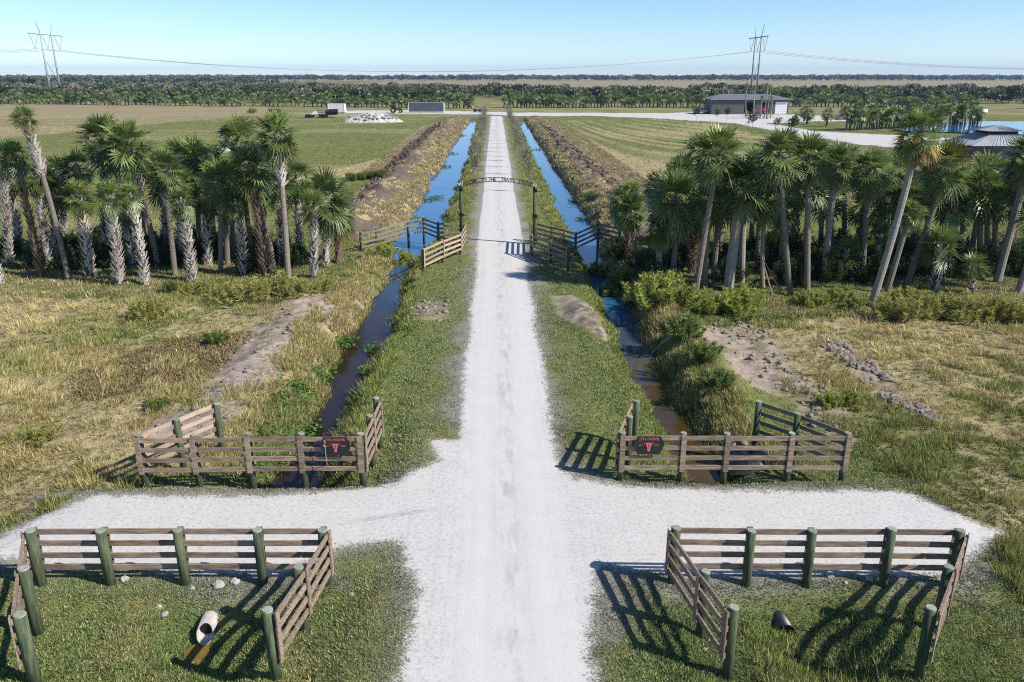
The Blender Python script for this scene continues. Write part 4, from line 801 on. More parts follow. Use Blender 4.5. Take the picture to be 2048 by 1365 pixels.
# ------------------------------------------------------------------ broadleaf trees and woods
def leafcloud(n, rx, rz, z0, ls, cols, clumps=6, seed=0, spread=1.0):
    """leaf faces scattered through several overlapping clumps"""
    g = np.random.default_rng(seed); cc = g.normal(0, .31, (clumps, 3))*[rx, rx, rz*.6]; cc[:, 2] += z0; cr = g.uniform(.35, .62, clumps)
    k = g.integers(0, clumps, n); d = g.normal(0, 1, (n, 3)); d /= np.linalg.norm(d, axis=1)[:, None]; rr = g.uniform(.35, 1, n)**.5
    p = cc[k]+d*(rr*cr[k])[:, None]*[rx, rx, rz]*spread; a = g.normal(0, 1, (n, 3)); a /= np.linalg.norm(a, axis=1)[:, None]; b = np.cross(a, g.normal(0, 1, (n, 3))); b /= np.linalg.norm(b, axis=1)[:, None]
    s = ls*g.uniform(.6, 1.4, n)[:, None]; V = np.stack([p-a*s, p+b*s*.6, p+a*s, p-b*s*.6], 1).reshape(-1, 3)
    ci = g.integers(0, len(cols), clumps); c = np.array(cols)[ci[k]]*g.uniform(.7, 1.3, (n, 1)); C = np.repeat(c, 4, 0); return V, np.arange(n*4).reshape(-1, 4), C
def tree_mesh(h, r, n, ls, cols, seed, trunk_h=.35):
    V, F, C = leafcloud(n, r, h*.42, h*.58, ls, cols, 7, seed); mb = MB(); th = h*.6; rr = random.Random(seed)
    mb.tube([(0, 0, -.2), (rr.uniform(-.2, .2), 0, th*.5), (rr.uniform(-.3, .3), 0, th)], [h*.028, h*.022, h*.01], 5, False)
    for k in range(4): a = k*1.6+rr.random(); mb.tube([(0, 0, th*.5), (math.cos(a)*r*.6, math.sin(a)*r*.6, h*.7)], [h*.014, h*.004], 4, False)
    tv = np.array(mb.v); tf = np.array(mb.f); return fastmesh('tree', np.concatenate([tv, V]), np.concatenate([tf, F+len(tv)]), [M['bark'], M['leaf']], np.concatenate([np.tile([.2, .18, .15], (len(tv), 1)), C]), np.array([0]*len(tf)+[1]*len(F)))
DK = [(.058, .088, .030), (.075, .105, .035), (.045, .068, .026)]; BRT = [(.12, .18, .035), (.10, .155, .04), (.14, .19, .055)]; GRY = [(.20, .185, .13), (.155, .155, .10), (.12, .125, .07)]
TREES = [tree_mesh(6.5, 3.6, 420, .42, DK, 1), tree_mesh(5.5, 3.4, 420, .40, DK, 2), tree_mesh(6, 3.4, 420, .40, BRT, 3), tree_mesh(5, 3.2, 380, .4, BRT+DK, 4), tree_mesh(6, 3.2, 260, .34, GRY, 5), tree_mesh(5, 3.2, 260, .34, GRY+DK, 6)]
LAB = ['dark green bushy tree in the woods beyond the row palms', 'bright green leafy tree in the woods beyond the row palms', 'grey-green thinly leaved tree in the woods beyond the row palms']
GRP = ['dark trees in the woods', 'bright trees in the woods', 'grey trees in the woods']
def wood_ok(px, py):
    if py < 175: return px < 520-(py-150)*2
    return True
n = 0; used = []
for i in range(1500):
    py = 206-40*rnd.random()**1.3 if rnd.random() < .35 else rnd.uniform(184, 207); px = rnd.uniform(-120, 2170)
    if 945 < px < 1015 and py > 182: continue
    lim = 191 if px > 1000 else (186 if px > 600 else 166)
    if py < lim: continue
    p = at(px, py, 0)
    if any((p[0]-q[0])**2+(p[1]-q[1])**2 < 22 for q in used): continue
    used.append(p); right = px > 1000; k = rnd.choice([0, 1, 2, 3, 2, 3, 4] if right else [0, 1, 0, 1, 4, 5, 3]); kk = {0: 0, 1: 0, 2: 1, 3: 1, 4: 2, 5: 2}[k]
    if n < 290: put('woodland_tree', TREES[k], (p[0], p[1], gz(p[0], p[1])), rnd.uniform(.6, 1.4), LAB[kk], 'tree', GRP[kk]); n += 1
for px, py, s in [(1130, 190, 1.35), (1415, 185, 1.2), (1445, 187, 1.25), (157, 172, 1.8), (22, 172, 1.7), (590, 172, 1.0)]:
    p = at(px, py); put('woodland_tree', TREES[0 if s != 1.35 else 4], (p[0], p[1], -.1), s, {1.35: 'tall grey-brown tree rising above the woods just right of the road end', 1.2: 'dark tall tree behind the left end of the barn', 1.25: 'dark round tree behind the barn light pole', 1.8: 'lone tall dark tree rising above the woods by the left pylon', 1.7: 'tall dark tree at the far left skyline', 1.0: 'dark tree at the edge of the tan plain, left of the road'}[s], 'tree')
def many(name, pts, meshes, scl, label, cat):
    Vs, Fs, Cs, Ms = [], [], [], []; o = 0; cache = []
    for me in meshes:
        nv = len(me.vertices); V = np.empty(nv*3, np.float32); me.vertices.foreach_get('co', V); C = np.empty(nv*4, np.float32); me.color_attributes['col'].data.foreach_get('color', C); F = np.empty(len(me.loops), np.int32); me.loops.foreach_get('vertex_index', F); mi = np.empty(len(me.polygons), np.int32); me.polygons.foreach_get('material_index', mi); cache.append((V.reshape(-1, 3), C.reshape(-1, 4)[:, :3], F.reshape(-1, 4), mi))
    for (x, y), k, s in zip(pts, rs.integers(0, len(meshes), len(pts)), rs.uniform(*scl, len(pts))):
        V, C, F, mi = cache[k]; a = rs.uniform(0, 6.28); ca, sa = math.cos(a), math.sin(a); Q = V*s; Vs.append(np.stack([Q[:, 0]*ca-Q[:, 1]*sa+x, Q[:, 0]*sa+Q[:, 1]*ca+y, Q[:, 2]], 1)); Cs.append(C*rs.uniform(.75, 1.25)); Fs.append(F+o); Ms.append(mi); o += len(V)
    return tag(link(name, fastmesh(name, np.concatenate(Vs), np.concatenate(Fs), [M['bark'], M['leaf']], np.concatenate(Cs), np.concatenate(Ms))), label, cat, kind='stuff')
LOW = [tree_mesh(6, 3.6, 110, .75, DK, 11), tree_mesh(5.5, 3.6, 110, .75, BRT+DK, 12), tree_mesh(5, 3.6, 110, .72, GRY+DK, 13), tree_mesh(7, 4, 120, .8, DK+GRY, 14)]
pts = []
while len(pts) < 2900:
    x = rnd.uniform(-620, 620); y = rnd.uniform(330, 720); px, py = proj(x, y, 0); px = float(px); py = float(py)
    if py < (190 if px > 1000 else (184 if px > 620 else 0)): continue
    if py > 207 or not -150 < px < 2200: continue
    if px > 640 and py < 174+4*math.sin(px*.013): continue
    if abs(x) < 7+.02*y and y < 420: continue
    pts.append((x, y))
many('scrub_woods', pts, LOW, (.6, 1.1), 'broad belt of mixed scrub and small trees beyond the fields', 'woods')
pts = [(x, y) for x, y in zip(rs.uniform(-1500, -120, 3200), rs.uniform(700, 1700, 3200)) if -200 < float(proj(x, y, 0)[0]) < 545-120*(y/1700)+60*math.sin(y*.01)]
many('left_woods', pts, LOW, (.9, 1.7), 'wide dark woods reaching the skyline on the left', 'woods')
pts = list(zip(rs.uniform(-2300, 2300, 5200), 1560+rs.uniform(0, 1, 5200)**2*1200))
many('skyline_forest', pts, LOW, (1.1, 2.0), 'thin blue-grey forest line along the horizon', 'forest')

# ------------------------------------------------------------------ young trees along the road
def sapling(h, seed, cols, n, ls, twigs=26):
    rr = random.Random(seed); mb = MB(); mb.tube([(0, 0, -.1), (rr.uniform(-.05, .05), 0, h*.5), (rr.uniform(-.1, .1), 0, h*.95)], [.04, .03, .012], 6)
    for k in range(twigs):
        a = rr.uniform(0, 6.28); z = h*rr.uniform(.38, .92); l = h*.19*rr.uniform(.5, 1.2); mb.tube([(0, 0, z), (math.cos(a)*l, math.sin(a)*l, z+l*.9)], [.016, .004], 4, False)
    V, F, C = leafcloud(n, h*.19, h*.34, h*.66, ls, cols, 7, seed); return mb, fastmesh('foliage', V, F, M['leaf'], C)
SP = [sapling(4.4, i, GRY if i % 3 else [(.10, .12, .06), (.2, .19, .14)], 260, .065) for i in range(5)]
SPM = []
for mb, lf in SP:
    o = mb.build('trunk', M['trunkg']); SPM.append((o.data, lf)); bpy.data.objects.remove(o)
i = 0
for sx, lab, grp in ((-2.75, 'thin grey young tree in the row along the left road verge', 'young trees on the left verge'), (2.8, 'thin grey young tree in the row along the right road verge', 'young trees on the right verge')):
    y = 83.0
    while y < 226:
        x = sx+rnd.uniform(-.3, .3)-(.25 if sx < 0 else -.25)*(y > 110); r_ = thing('young_tree', lab, 'young tree', (x, y, gz(x, y)), grp, rnd.uniform(0, 6)); t, l = SPM[rnd.randrange(5)]; s = rnd.uniform(.8, 1.1); r_.scale = (s, s, s); link('trunk', t, r_); link('foliage', l, r_); y += rnd.uniform(6.5, 8.5)
GT = [sapling(5, 20+i, DK, 420, .13) for i in range(2)]; GTM = []
for mb, lf in GT: o = mb.build('trunk', M['bark']); GTM.append((o.data, lf)); bpy.data.objects.remove(o)
for lab, px, py, s in [('small dark tree at the edge of the hay field before the white pickup', 1393, 247, .95), ('dark young tree between the hay field and the gravel drive', 1503, 269, 1.0), ('small dark tree showing above the tallest palm crown, left one', 1434, 244, .75), ('small dark tree showing above the tallest palm crown, right one', 1453, 244, .85), ('dark bushy young tree on the drive edge above the palm crowns', 1585, 281, 1.1), ('small pale thin tree beside the gravel drive', 1553, 266, .7)]:
    b = gh(px, py); r_ = thing('garden_tree', lab, 'young tree', b, None, rnd.uniform(0, 6)); r_.scale = (s, s, s); t, l = GTM[rnd.randrange(2)]; link('trunk', t, r_); o = link('foliage', l, r_); o.scale = (1.35, 1.35, 1)

# ------------------------------------------------------------------ bushes
def bush_mesh(n, seed, c1, c2, r=1.0, h=1.1):
    g = np.random.default_rng(seed); st = 34; sx = g.normal(0, .36, st)*r; sy = g.normal(0, .36, st)*r; sh = h*g.uniform(.55, 1.0, st)*np.exp(-(sx**2+sy**2)/(r*r)*.5); k = g.integers(0, st, n); u = g.uniform(.12, 1, n)
    p = np.stack([sx[k]*(1+.5*u), sy[k]*(1+.5*u), sh[k]*u], 1); a = g.uniform(0, 6.28, n); l = .26*(1.25-.75*u); d = np.stack([np.cos(a)*l, np.sin(a)*l, l*g.uniform(.1, 1.0, n)], 1); s = np.cross(d, g.normal(0, 1, (n, 3))); s /= np.linalg.norm(s, axis=1)[:, None]; w = .022
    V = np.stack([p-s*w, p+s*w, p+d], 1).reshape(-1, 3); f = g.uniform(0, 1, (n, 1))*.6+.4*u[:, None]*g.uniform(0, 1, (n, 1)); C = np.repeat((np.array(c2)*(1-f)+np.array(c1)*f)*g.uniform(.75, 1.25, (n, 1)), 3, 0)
    return fastmesh('bush', V, np.arange(n*3).reshape(-1, 3), M['shrub'], C)
BU = [bush_mesh(3600, i, (.50, .52, .13), (.24, .29, .07)) for i in range(3)]; BD = [bush_mesh(3200, 10+i, (.27, .32, .09), (.12, .17, .05)) for i in range(3)]; BK = [bush_mesh(2600, 30+i, (.085, .12, .038), (.035, .055, .02), 1.0, 1.4) for i in range(3)]; BO = [bush_mesh(2600, 20+i, (.52, .49, .17), (.27, .27, .075)) for i in range(2)]  # BK leaves coloured dark for the shade under the palms
def bush(px, py, rpx, kind, lab, grp=None, zs=1.0):
    b = gh(px, py); s = rpx/FPX*np.dot(b-CAM, fw)/.85; o = put('bush', rnd.choice({'u': BU, 'd': BD, 'o': BO, 'k': BK}[kind]), b, s, lab, 'bush', grp); o.scale = (s, s, s*zs); return o
for a in [
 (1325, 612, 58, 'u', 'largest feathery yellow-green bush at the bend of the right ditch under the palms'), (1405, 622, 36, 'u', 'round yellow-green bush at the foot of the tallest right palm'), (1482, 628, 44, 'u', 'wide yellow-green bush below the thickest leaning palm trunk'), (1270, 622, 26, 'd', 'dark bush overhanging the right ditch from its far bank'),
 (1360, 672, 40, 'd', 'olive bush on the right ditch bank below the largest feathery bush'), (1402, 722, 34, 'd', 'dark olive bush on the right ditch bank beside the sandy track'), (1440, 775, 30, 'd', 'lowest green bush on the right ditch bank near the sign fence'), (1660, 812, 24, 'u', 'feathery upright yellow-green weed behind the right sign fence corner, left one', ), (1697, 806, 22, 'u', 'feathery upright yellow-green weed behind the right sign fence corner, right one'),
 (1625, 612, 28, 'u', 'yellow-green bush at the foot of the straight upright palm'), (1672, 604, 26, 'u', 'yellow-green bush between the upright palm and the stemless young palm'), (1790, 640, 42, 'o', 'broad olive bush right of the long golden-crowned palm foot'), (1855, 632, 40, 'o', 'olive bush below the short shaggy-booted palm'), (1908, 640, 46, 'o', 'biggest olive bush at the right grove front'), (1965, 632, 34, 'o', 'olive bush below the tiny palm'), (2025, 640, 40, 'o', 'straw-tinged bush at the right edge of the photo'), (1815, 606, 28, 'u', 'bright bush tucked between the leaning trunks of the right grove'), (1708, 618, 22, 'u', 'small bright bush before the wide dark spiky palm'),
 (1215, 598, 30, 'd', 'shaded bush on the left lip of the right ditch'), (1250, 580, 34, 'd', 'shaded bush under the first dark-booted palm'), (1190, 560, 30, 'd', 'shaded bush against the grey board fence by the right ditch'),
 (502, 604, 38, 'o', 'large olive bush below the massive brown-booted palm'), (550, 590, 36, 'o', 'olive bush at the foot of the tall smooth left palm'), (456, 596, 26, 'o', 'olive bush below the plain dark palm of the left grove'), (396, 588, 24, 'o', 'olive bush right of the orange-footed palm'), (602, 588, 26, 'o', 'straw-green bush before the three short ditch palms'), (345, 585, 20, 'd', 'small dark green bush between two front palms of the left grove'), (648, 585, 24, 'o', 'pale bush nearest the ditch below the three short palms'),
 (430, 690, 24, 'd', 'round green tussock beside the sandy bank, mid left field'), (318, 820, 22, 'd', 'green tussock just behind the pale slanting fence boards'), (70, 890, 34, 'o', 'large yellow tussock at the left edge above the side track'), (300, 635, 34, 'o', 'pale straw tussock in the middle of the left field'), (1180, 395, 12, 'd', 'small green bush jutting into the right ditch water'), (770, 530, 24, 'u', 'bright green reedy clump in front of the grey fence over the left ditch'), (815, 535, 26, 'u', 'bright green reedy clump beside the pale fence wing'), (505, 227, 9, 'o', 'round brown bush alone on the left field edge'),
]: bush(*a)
for px in range(700, 765, 9): bush(px, 362-(px-700)*.12+rnd.uniform(-2, 2), 9, 'd', 'dark upright reed clump in the short line on the left field', 'reed clumps on the left field', 1.5)
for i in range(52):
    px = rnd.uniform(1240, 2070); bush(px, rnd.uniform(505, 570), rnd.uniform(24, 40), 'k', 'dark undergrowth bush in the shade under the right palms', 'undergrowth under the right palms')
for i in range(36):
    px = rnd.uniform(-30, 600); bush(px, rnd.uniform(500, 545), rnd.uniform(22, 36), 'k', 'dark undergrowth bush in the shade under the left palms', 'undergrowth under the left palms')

# ------------------------------------------------------------------ pylons and wires
def pylon(label, X, Y, yaw, arm=38.0, sep=12.0, H_=34.0):
    root = thing('transmission_pylon', label, 'pylon', (X, Y, -.3), None, yaw); tips = []
    for s in (-1, 1):
        mb = MB(); mb.tube([(s*sep/2, 0, -1), (s*sep/2, 0, H_+1)], [.62, .36], 10); mb.build('pole', M['steel'], root, True)
        mb = MB(); mb.tube([(s*sep/2, 0, H_+.8), (s*(sep/2+3.4), 0, H_+7.2)], [.24, .12], 6); mb.build('peak_arm', M['steel'], root)
    mb = MB(); mb.bar((-arm/2, 0, H_), (arm/2, 0, H_), .5, .55); mb.build('cross_arm', M['steel'], root)
    for s in (-1, 1): mb = MB(); mb.tube([(-s*sep/2, .2*s, 7), (s*sep/2, .2*s, H_-14)], .14, 6); mb.build('brace', M['steel'], root)
    for c in (-arm*.36, 0, arm*.36):
        mb = MB(); 
        w = 4.6
        mb.tube([(c-w, 0, H_-.3), (c, 0, H_-8.0)], .13, 6); mb.tube([(c+w, 0, H_-.3), (c, 0, H_-8.0)], .13, 6); mb.build('insulator_string', M['chrome'], root)
        tips.append(root.matrix_basis @ Vector((c, 0, H_-8.1)))
        ca, sa = math.cos(yaw), math.sin(yaw); tips[-1] = Vector((X+c*ca, Y+c*sa, H_-8.4))
    return root, tips
pl = at(112, 189.5); pr_ = at(1507, 187)
A, tA = pylon('left steel H-frame pylon with two tall poles rising over the woods', pl[0], pl[1], R(90)); B, tB = pylon('right steel H-frame pylon with crossed braces rising behind the barn', pr_[0], pr_[1], R(90))
dv = Vector((B.location.x-A.location.x, B.location.y-A.location.y, 0))
def wire(a, b, sag, label, grp):
    mb = MB(); mb.tube([a.lerp(b, t/48)-Vector((0, 0, sag*4*(t/48)*(1-t/48))) for t in range(49)], .085, 5, False); tag(mb.build('power_line', M['wire'], loc=a), label, 'power line', grp)
for a, b in zip(tA, tB):
    wire(a, b, 12.5, 'thin grey power line sagging between the two pylons', 'power lines between the pylons'); wire(b, b+dv*1.0+Vector((0, 0, 0)), 11, 'thin grey power line running right from the right pylon', 'power lines right of the right pylon'); wire(a-dv*.6, a, 4, 'thin grey power line running left from the left pylon', 'power lines left of the left pylon')

# ------------------------------------------------------------------ barn
b0 = at(1422, 228.3); BX0 = b0[0]; BY = b0[1]; BX1 = at(1577, 228.3)[0]; BD_ = 9.0; WH = 4.35
root = thing('barn', 'long grey metal barn with a low hip roof, dark openings and a white garage door', 'barn', ((BX0+BX1)/2, BY, 0)); off = np.array(root.location)
def bx_(a, b_): return at(a, 228.3)[0]
op = [(bx_(1488, 0), bx_(1510, 0), 3.4), (bx_(1522, 0), bx_(1538, 0), 3.4), (bx_(1550, 0), bx_(1574, 0), 3.55)]
mb = MB(); x = BX0
for a, b_, h_ in op+[(BX1, BX1, 0)]:
    mb.box(((x+a)/2, BY+.1, WH/2), (a-x, .2, WH))
    if h_: mb.box(((a+b_)/2, BY+.1, (WH+h_)/2), (b_-a, .2, WH-h_))
    x = b_
mb.box((BX0+.1, BY+BD_/2+.11, WH/2), (.2, BD_-.2, WH)); mb.box((BX1-.1, BY+BD_/2+.11, WH/2), (.2, BD_-.2, WH)); mb.box(((BX0+BX1)/2, BY+BD_, WH/2), (BX1-BX0-.41, .2, WH)); mb.build('wall', M['wallg'], root, False, off)
mb = MB(); e = .7; x0, x1, y0, y1 = BX0-e, BX1+e, BY-e, BY+BD_+e; RZ = 5.75; r0, r1, ym = BX0+3.6, BX1-5.0, BY+BD_/2; E = WH+.02
mb.add([(x0, y0, E), (x1, y0, E), (x1, y1, E), (x0, y1, E), (r0, ym, RZ), (r1, ym, RZ)], [(0, 1, 5, 4), (1, 2, 5), (2, 3, 4, 5), (3, 0, 4), (3, 2, 1, 0)]); ro = mb.build('roof', M['roofg'], root, False, off)
k = x0+.6
mb = MB()
while k < x1-.4:
    a = Vector((k, y0, E+.03)); tt = 1.0; kx = min(max(k, r0), r1); f = 1.0
    if k < r0: f = (k-x0)/(r0-x0)
    if k > r1: f = (x1-k)/(x1-r1)
    mb.bar(a, (k, y0+(ym-y0)*f, E+.03+(RZ-E)*f), .05, .06); k += .6
mb.build('roof_seam', M['roofg'], ro, False, off)
mb = MB(); mb.box(((x0+x1)/2, y0-.012, E-.1), (x1-x0, .02, .2)); mb.build('fascia', M['chrome'], ro, False, off)
a, b_, h_ = op[2]; mb = MB()
for k in range(5): mb.box(((a+b_)/2, BY+.03, h_*(k+.5)/5), (b_-a-.06, .05, h_/5-.03))
mb.build('garage_door', M['white'], root, False, off)
mb = MB(); mb.box((BX0+1.5+(BX1-BX0)*.35, BY+BD_-.4, 2), (BX1-BX0-4, .05, 3.8)); mb.build('interior_shade', M['dark'], root, False, off)  # near-black sheet standing in for the shade inside the barn
# red machine in the second opening
mx = (op[1][0]+op[1][1])/2; r_ = thing('red_machine', 'red farm machine parked inside the second barn opening', 'machine', (mx, BY+1.6, 0)); mb = MB(); mb.box((0, 0, 1.3), (1.7, 2.2, 1.2)); mb.box((-.1, .3, 2.2), (1.1, 1.0, .8)); mb.build('body', M['red'], r_)
for sx in (-.8, .8): mb = MB(); mb.tube([(sx-.15, -.4, .55), (sx+.15, -.4, .55)], .55, 14); mb.build('wheel', M['tyre'], r_)
# light poles
for lab, px, py, h_ in [('tall light pole with two lamp heads behind the barn roof', 1444, 214, 9.0), ('shorter pole lamp left of the barn roof', 1413, 216, 6.0)]:
    p = at(px, py); r_ = thing('light_pole', lab, 'light pole', (p[0], p[1], 0)); mb = MB(); mb.tube([(0, 0, 0), (0, 0, h_)], [.12, .09], 8); mb.build('pole', M['chrome'], r_)
    for s in (-.55, .55): mb = MB(); mb.box((s, -.1, h_+.05), (.6, .4, .32)); mb.build('lamp_head', M['white'], r_)
# pickup by the barn
def pickup(label, loc, rz, body):
    r_ = thing('pickup_truck', label, 'pickup truck', loc, None, rz); mb = MB(); sd = [(-2.7, .45), (2.6, .45), (2.75, .75), (2.7, 1.05), (1.2, 1.15), (.75, 1.72), (-.9, 1.75), (-1.05, 1.15), (-2.7, 1.15)]
    mb.prism(sd, 1.86, (0, .93, 0), (1, 0, 0), (0, 0, 1)); mb.build('body', body, r_)
    for x0_, x1_ in ((-.85, -.1), (.0, .85)):
        for s in (-1, 1): mb = MB(); mb.add([(x0_, s*.94, 1.18), (x1_+.12*(x1_ > 0), s*.94, 1.18), (x1_-.2*(x1_ > 0), s*.94, 1.62), (x0_, s*.94, 1.64)], [(0, 1, 2, 3)]); mb.build('window', M['glass'], r_)
    mb = MB(); mb.add([(1.20, -.8, 1.17), (1.20, .8, 1.17), (.80, .75, 1.70), (.80, -.75, 1.70)], [(0, 1, 2, 3)]); o = mb.build('windscreen', M['glass'], r_); o.location = (.02, 0, .01)
    for x_ in (-1.75, 1.75):
        for s in (-1, 1):
            mb = MB(); mb.tube([(x_, s*.72, .38), (x_, s*.96, .38)], .38, 16); w = mb.build('wheel', M['tyre'], r_); mb = MB(); mb.tube([(x_, s*.955, .38), (x_, s*.975, .38)], .2, 10); mb.build('rim', M['chrome'], w)
    for s in (-1, 1): mb = MB(); mb.box((2.72, s*.7, .85), (.08, .35, .18)); mb.build('headlight', M['glass'], r_)
    return r_
p = gh(1402, 228); pickup('white pickup truck parked at the left end of the grey barn', p, R(20), M['white'])
# shed with cupola, right edge
S0 = at(1923, 293, 2.9); SX0, SY0 = S0[0]+2.0, S0[1]+.6; SW, SD = 9.0, 6.5
root = thing('pavilion', 'grey sided building with a silver hip roof and cupola behind the right palms', 'pavilion', (SX0+SW/2, SY0+SD/2, -.1)); off = np.array(root.location)
mb = MB(); mb.box((SX0+SW/2, SY0+SD/2, 1.35), (SW, SD, 3.1)); mb.build('wall', M['wallg'], root, False, off)
mb = MB()
for k in range(28):
    mb.box((SX0+SW*(k+.5)/28, SY0-.015, 1.35), (.05, .03, 2.9))
for k in range(24): mb.box((SX0-.015, SY0+SD*(k+.5)/24, 1.35), (.03, .05, 2.9))
mb.build('siding_rib', M['wallg'], root, False, off)
def hip(x0, y0, x1, y1, zb, cx0, cy0, cx1, cy1, zt, name, parent):
    mb = MB(); mb.add([(x0, y0, zb), (x1, y0, zb), (x1, y1, zb), (x0, y1, zb), (cx0, cy0, zt), (cx1, cy0, zt), (cx1, cy1, zt), (cx0, cy1, zt)], [(0, 1, 5, 4), (1, 2, 6, 5), (2, 3, 7, 6), (3, 0, 4, 7), (4, 5, 6, 7), (3, 2, 1, 0)])
    for k in range(1, 20):
        f = k/20
        for A_, B_, C_, D_ in (((x0, y0), (x1, y0), (cx0, cy0), (cx1, cy0)), ((x0, y1), (x0, y0), (cx0, cy1), (cx0, cy0))):
            a = Vector((A_[0]+(B_[0]-A_[0])*f, A_[1]+(B_[1]-A_[1])*f, zb+.02)); b = Vector((C_[0]+(D_[0]-C_[0])*f, C_[1]+(D_[1]-C_[1])*f, zt+.02)); mb.bar(a, b, .04, .05)
    return mb.build(name, M['roofl'], parent, False, off)
mx, my = SX0+SW/2, SY0+SD/2
rf = hip(SX0-.6, SY0-.6, SX0+SW+.6, SY0+SD+.6, 2.92, mx-1.9, my-1.9, mx+1.9, my+1.9, 4.25, 'roof', root)
mb = MB(); mb.box((mx, my, 4.45), (3.5, 3.5, .5)); mb.build('cupola_wall', M['dark'], rf, False, off); hip(mx-2.4, my-2.4, mx+2.4, my+2.4, 4.62, mx-.1, my-.1, mx+.1, my+.1, 5.25, 'cupola_roof', rf)
# containers, tractor, trailer, rubble
def container(label, px0, px1, py, h_, d, m, ribs):
    a = at(px0, py); b = at(px1, py); L = b[0]-a[0]; r_ = thing('shipping_container', label, 'container', ((a[0]+b[0])/2, a[1], 0)); mb = MB(); mb.box((0, d/2, h_/2+.12), (L, d, h_)); o = mb.build('shell', M[m], r_)
    mb = MB(); n = int(L/ribs)
    for k in range(n): mb.box((-L/2+.2+(L-.4)*(k+.5)/n, -.02, h_/2+.12), (ribs*.5, .04, h_-.3))
    mb.build('corrugation', M[m], o); mb = MB(); mb.box((0, d/2, h_+.15), (L+.05, d+.08, .07)); mb.build('roof_panel', M['white' if m == 'white' else 'chrome'], r_)
    for s in (-1, 1): mb = MB(); mb.box((s*(L/2-.06), -.03, h_/2+.12), (.14, .08, h_)); mb.build('corner_post', M['white'], r_)
    mb = MB(); mb.box((L/2+.03, d/2, h_/2+.12), (.05, d-.1, h_-.1)); mb.build('end_door', M['white'], r_)
container('long dark grey corrugated container standing on the white gravel', 817, 888, 224.5, 2.75, 2.5, 'contg', .34)
container('short white container behind the dark trailer', 657, 689, 226, 2.5, 3.2, 'white', .5)
p = gh(793, 226); r_ = thing('tractor', 'green tractor with a cab parked left of the long grey container', 'tractor', p); 
mb = MB(); mb.prism([(-.3, .75), (1.75, .75), (1.85, 1.1), (1.7, 1.5), (-.3, 1.62)], .75, (0, .375, 0), (1, 0, 0), (0, 0, 1)); mb.build('hood', M['tgreen'], r_)
mb = MB(); mb.box((-.85, 0, 2.55), (1.55, 1.5, .14)); 
for sx in (-1.45, -.25):
    for sy in (-.65, .65): mb.box((sx, sy, 1.8), (.09, .09, 1.4))
cb = mb.build('cab', M['tgreen'], r_); mb = MB(); mb.box((-.85, 0, 1.85), (1.05, 1.2, 1.1)); mb.build('cab_glass', M['glass'], cb); mb = MB(); mb.box((-.8, 0, .95), (1.3, .9, .5)); mb.build('chassis', M['black'], r_)
for x_, rr_, w_, nm in ((-1.0, .85, .45, 'rear_wheel'), (1.35, .55, .32, 'front_wheel')):
    for s in (-1, 1): mb = MB(); mb.tube([(x_, s*.62, rr_), (x_, s*(.62+w_), rr_)], rr_, 18); w = mb.build(nm, M['tyre'], r_); mb = MB(); mb.tube([(x_, s*(.625+w_), rr_), (x_, s*(.65+w_), rr_)], rr_*.5, 12); mb.build('rim', M['yellow'], w)
mb = MB(); mb.tube([(.9, 0, 1.5), (.9, 0, 2.3)], .05, 8); mb.build('exhaust', M['black'], r_)
p = gh(641, 236); r_ = thing('flatbed_trailer', 'dark rusty flatbed trailer with a white sheet and black drums before the white container', 'trailer', p)
mb = MB(); mb.bar((-4.2, 0, .75), (4.6, 0, .95), 2.2, .22); mb.build('deck', M['black'], r_); mb = MB(); mb.tube([(1.6, 0, 1.55), (5.0, 0, 1.65)], [.75, .8], 14); mb.build('drum', M['tarp'], r_)
mb = MB(); mb.prism([(-2.8, .9), (-.6, .9), (-1.0, 2.1)], 1.4, (0, .7, 0), (1, 0, 0), (0, 0, 1)); mb.build('sheet_load', M['white'], r_); mb = MB(); mb.bar((-1.4, 0, 2.2), (2.4, 0, 1.9), 1.2, .35); mb.build('rusty_frame', M['bootb'], r_)
for x_ in (-3.6, -2.4, .2, 1.4):
    for s in (-1, 1): mb = MB(); mb.tube([(x_, s*.9, .5), (x_, s*1.2, .5)], .5, 12); mb.build('wheel', M['tyre'], r_)
p = gh(549, 225); r_ = thing('hay_wagon', 'low dark green wagon alone at the far edge of the left field', 'wagon', p); mb = MB(); mb.bar((-2, 0, .9), (2.2, 0, .9), 1.8, .3); mb.build('bed', M['tgreen'], r_); mb = MB(); 
for k in range(5): mb.bar((-1.8+.9*k, -.9, 1.0), (-1.8+.9*k, -.9, 1.6), .1, .1)
mb.bar((-1.9, -.9, 1.6), (2, -.9, 1.6), .08, .1); mb.build('side_rack', M['chrome'], r_)
for x_ in (-1.4, 1.4):
    for s in (-1, 1): mb = MB(); mb.tube([(x_, s*.8, .4), (x_, s*1.02, .4)], .4, 12); mb.build('wheel', M['tyre'], r_)
p = gh(955, 225); r_ = thing('utility_cart', 'small dark utility cart parked beside the far end of the road', 'utility cart', p); mb = MB(); mb.prism([(-1.3, .4), (1.3, .4), (1.3, .9), (.5, 1.0), (.2, .75), (-.3, .75), (-.4, 1.05), (-1.3, 1.05)], 1.3, (0, .65, 0), (1, 0, 0), (0, 0, 1)); mb.build('body', M['black'], r_); mb = MB(); mb.box((-.1, 0, 1.85), (1.3, 1.2, .08))
for sx in (-.65, .5):
    for sy in (-.5, .5): mb.box((sx, sy, 1.4), (.06, .06, .9))
mb.build('roll_cage', M['black'], r_)
for x_ in (-.85, .9):
    for s in (-1, 1): mb = MB(); mb.tube([(x_, s*.55, .33), (x_, s*.8, .33)], .33, 12); mb.build('wheel', M['tyre'], r_)
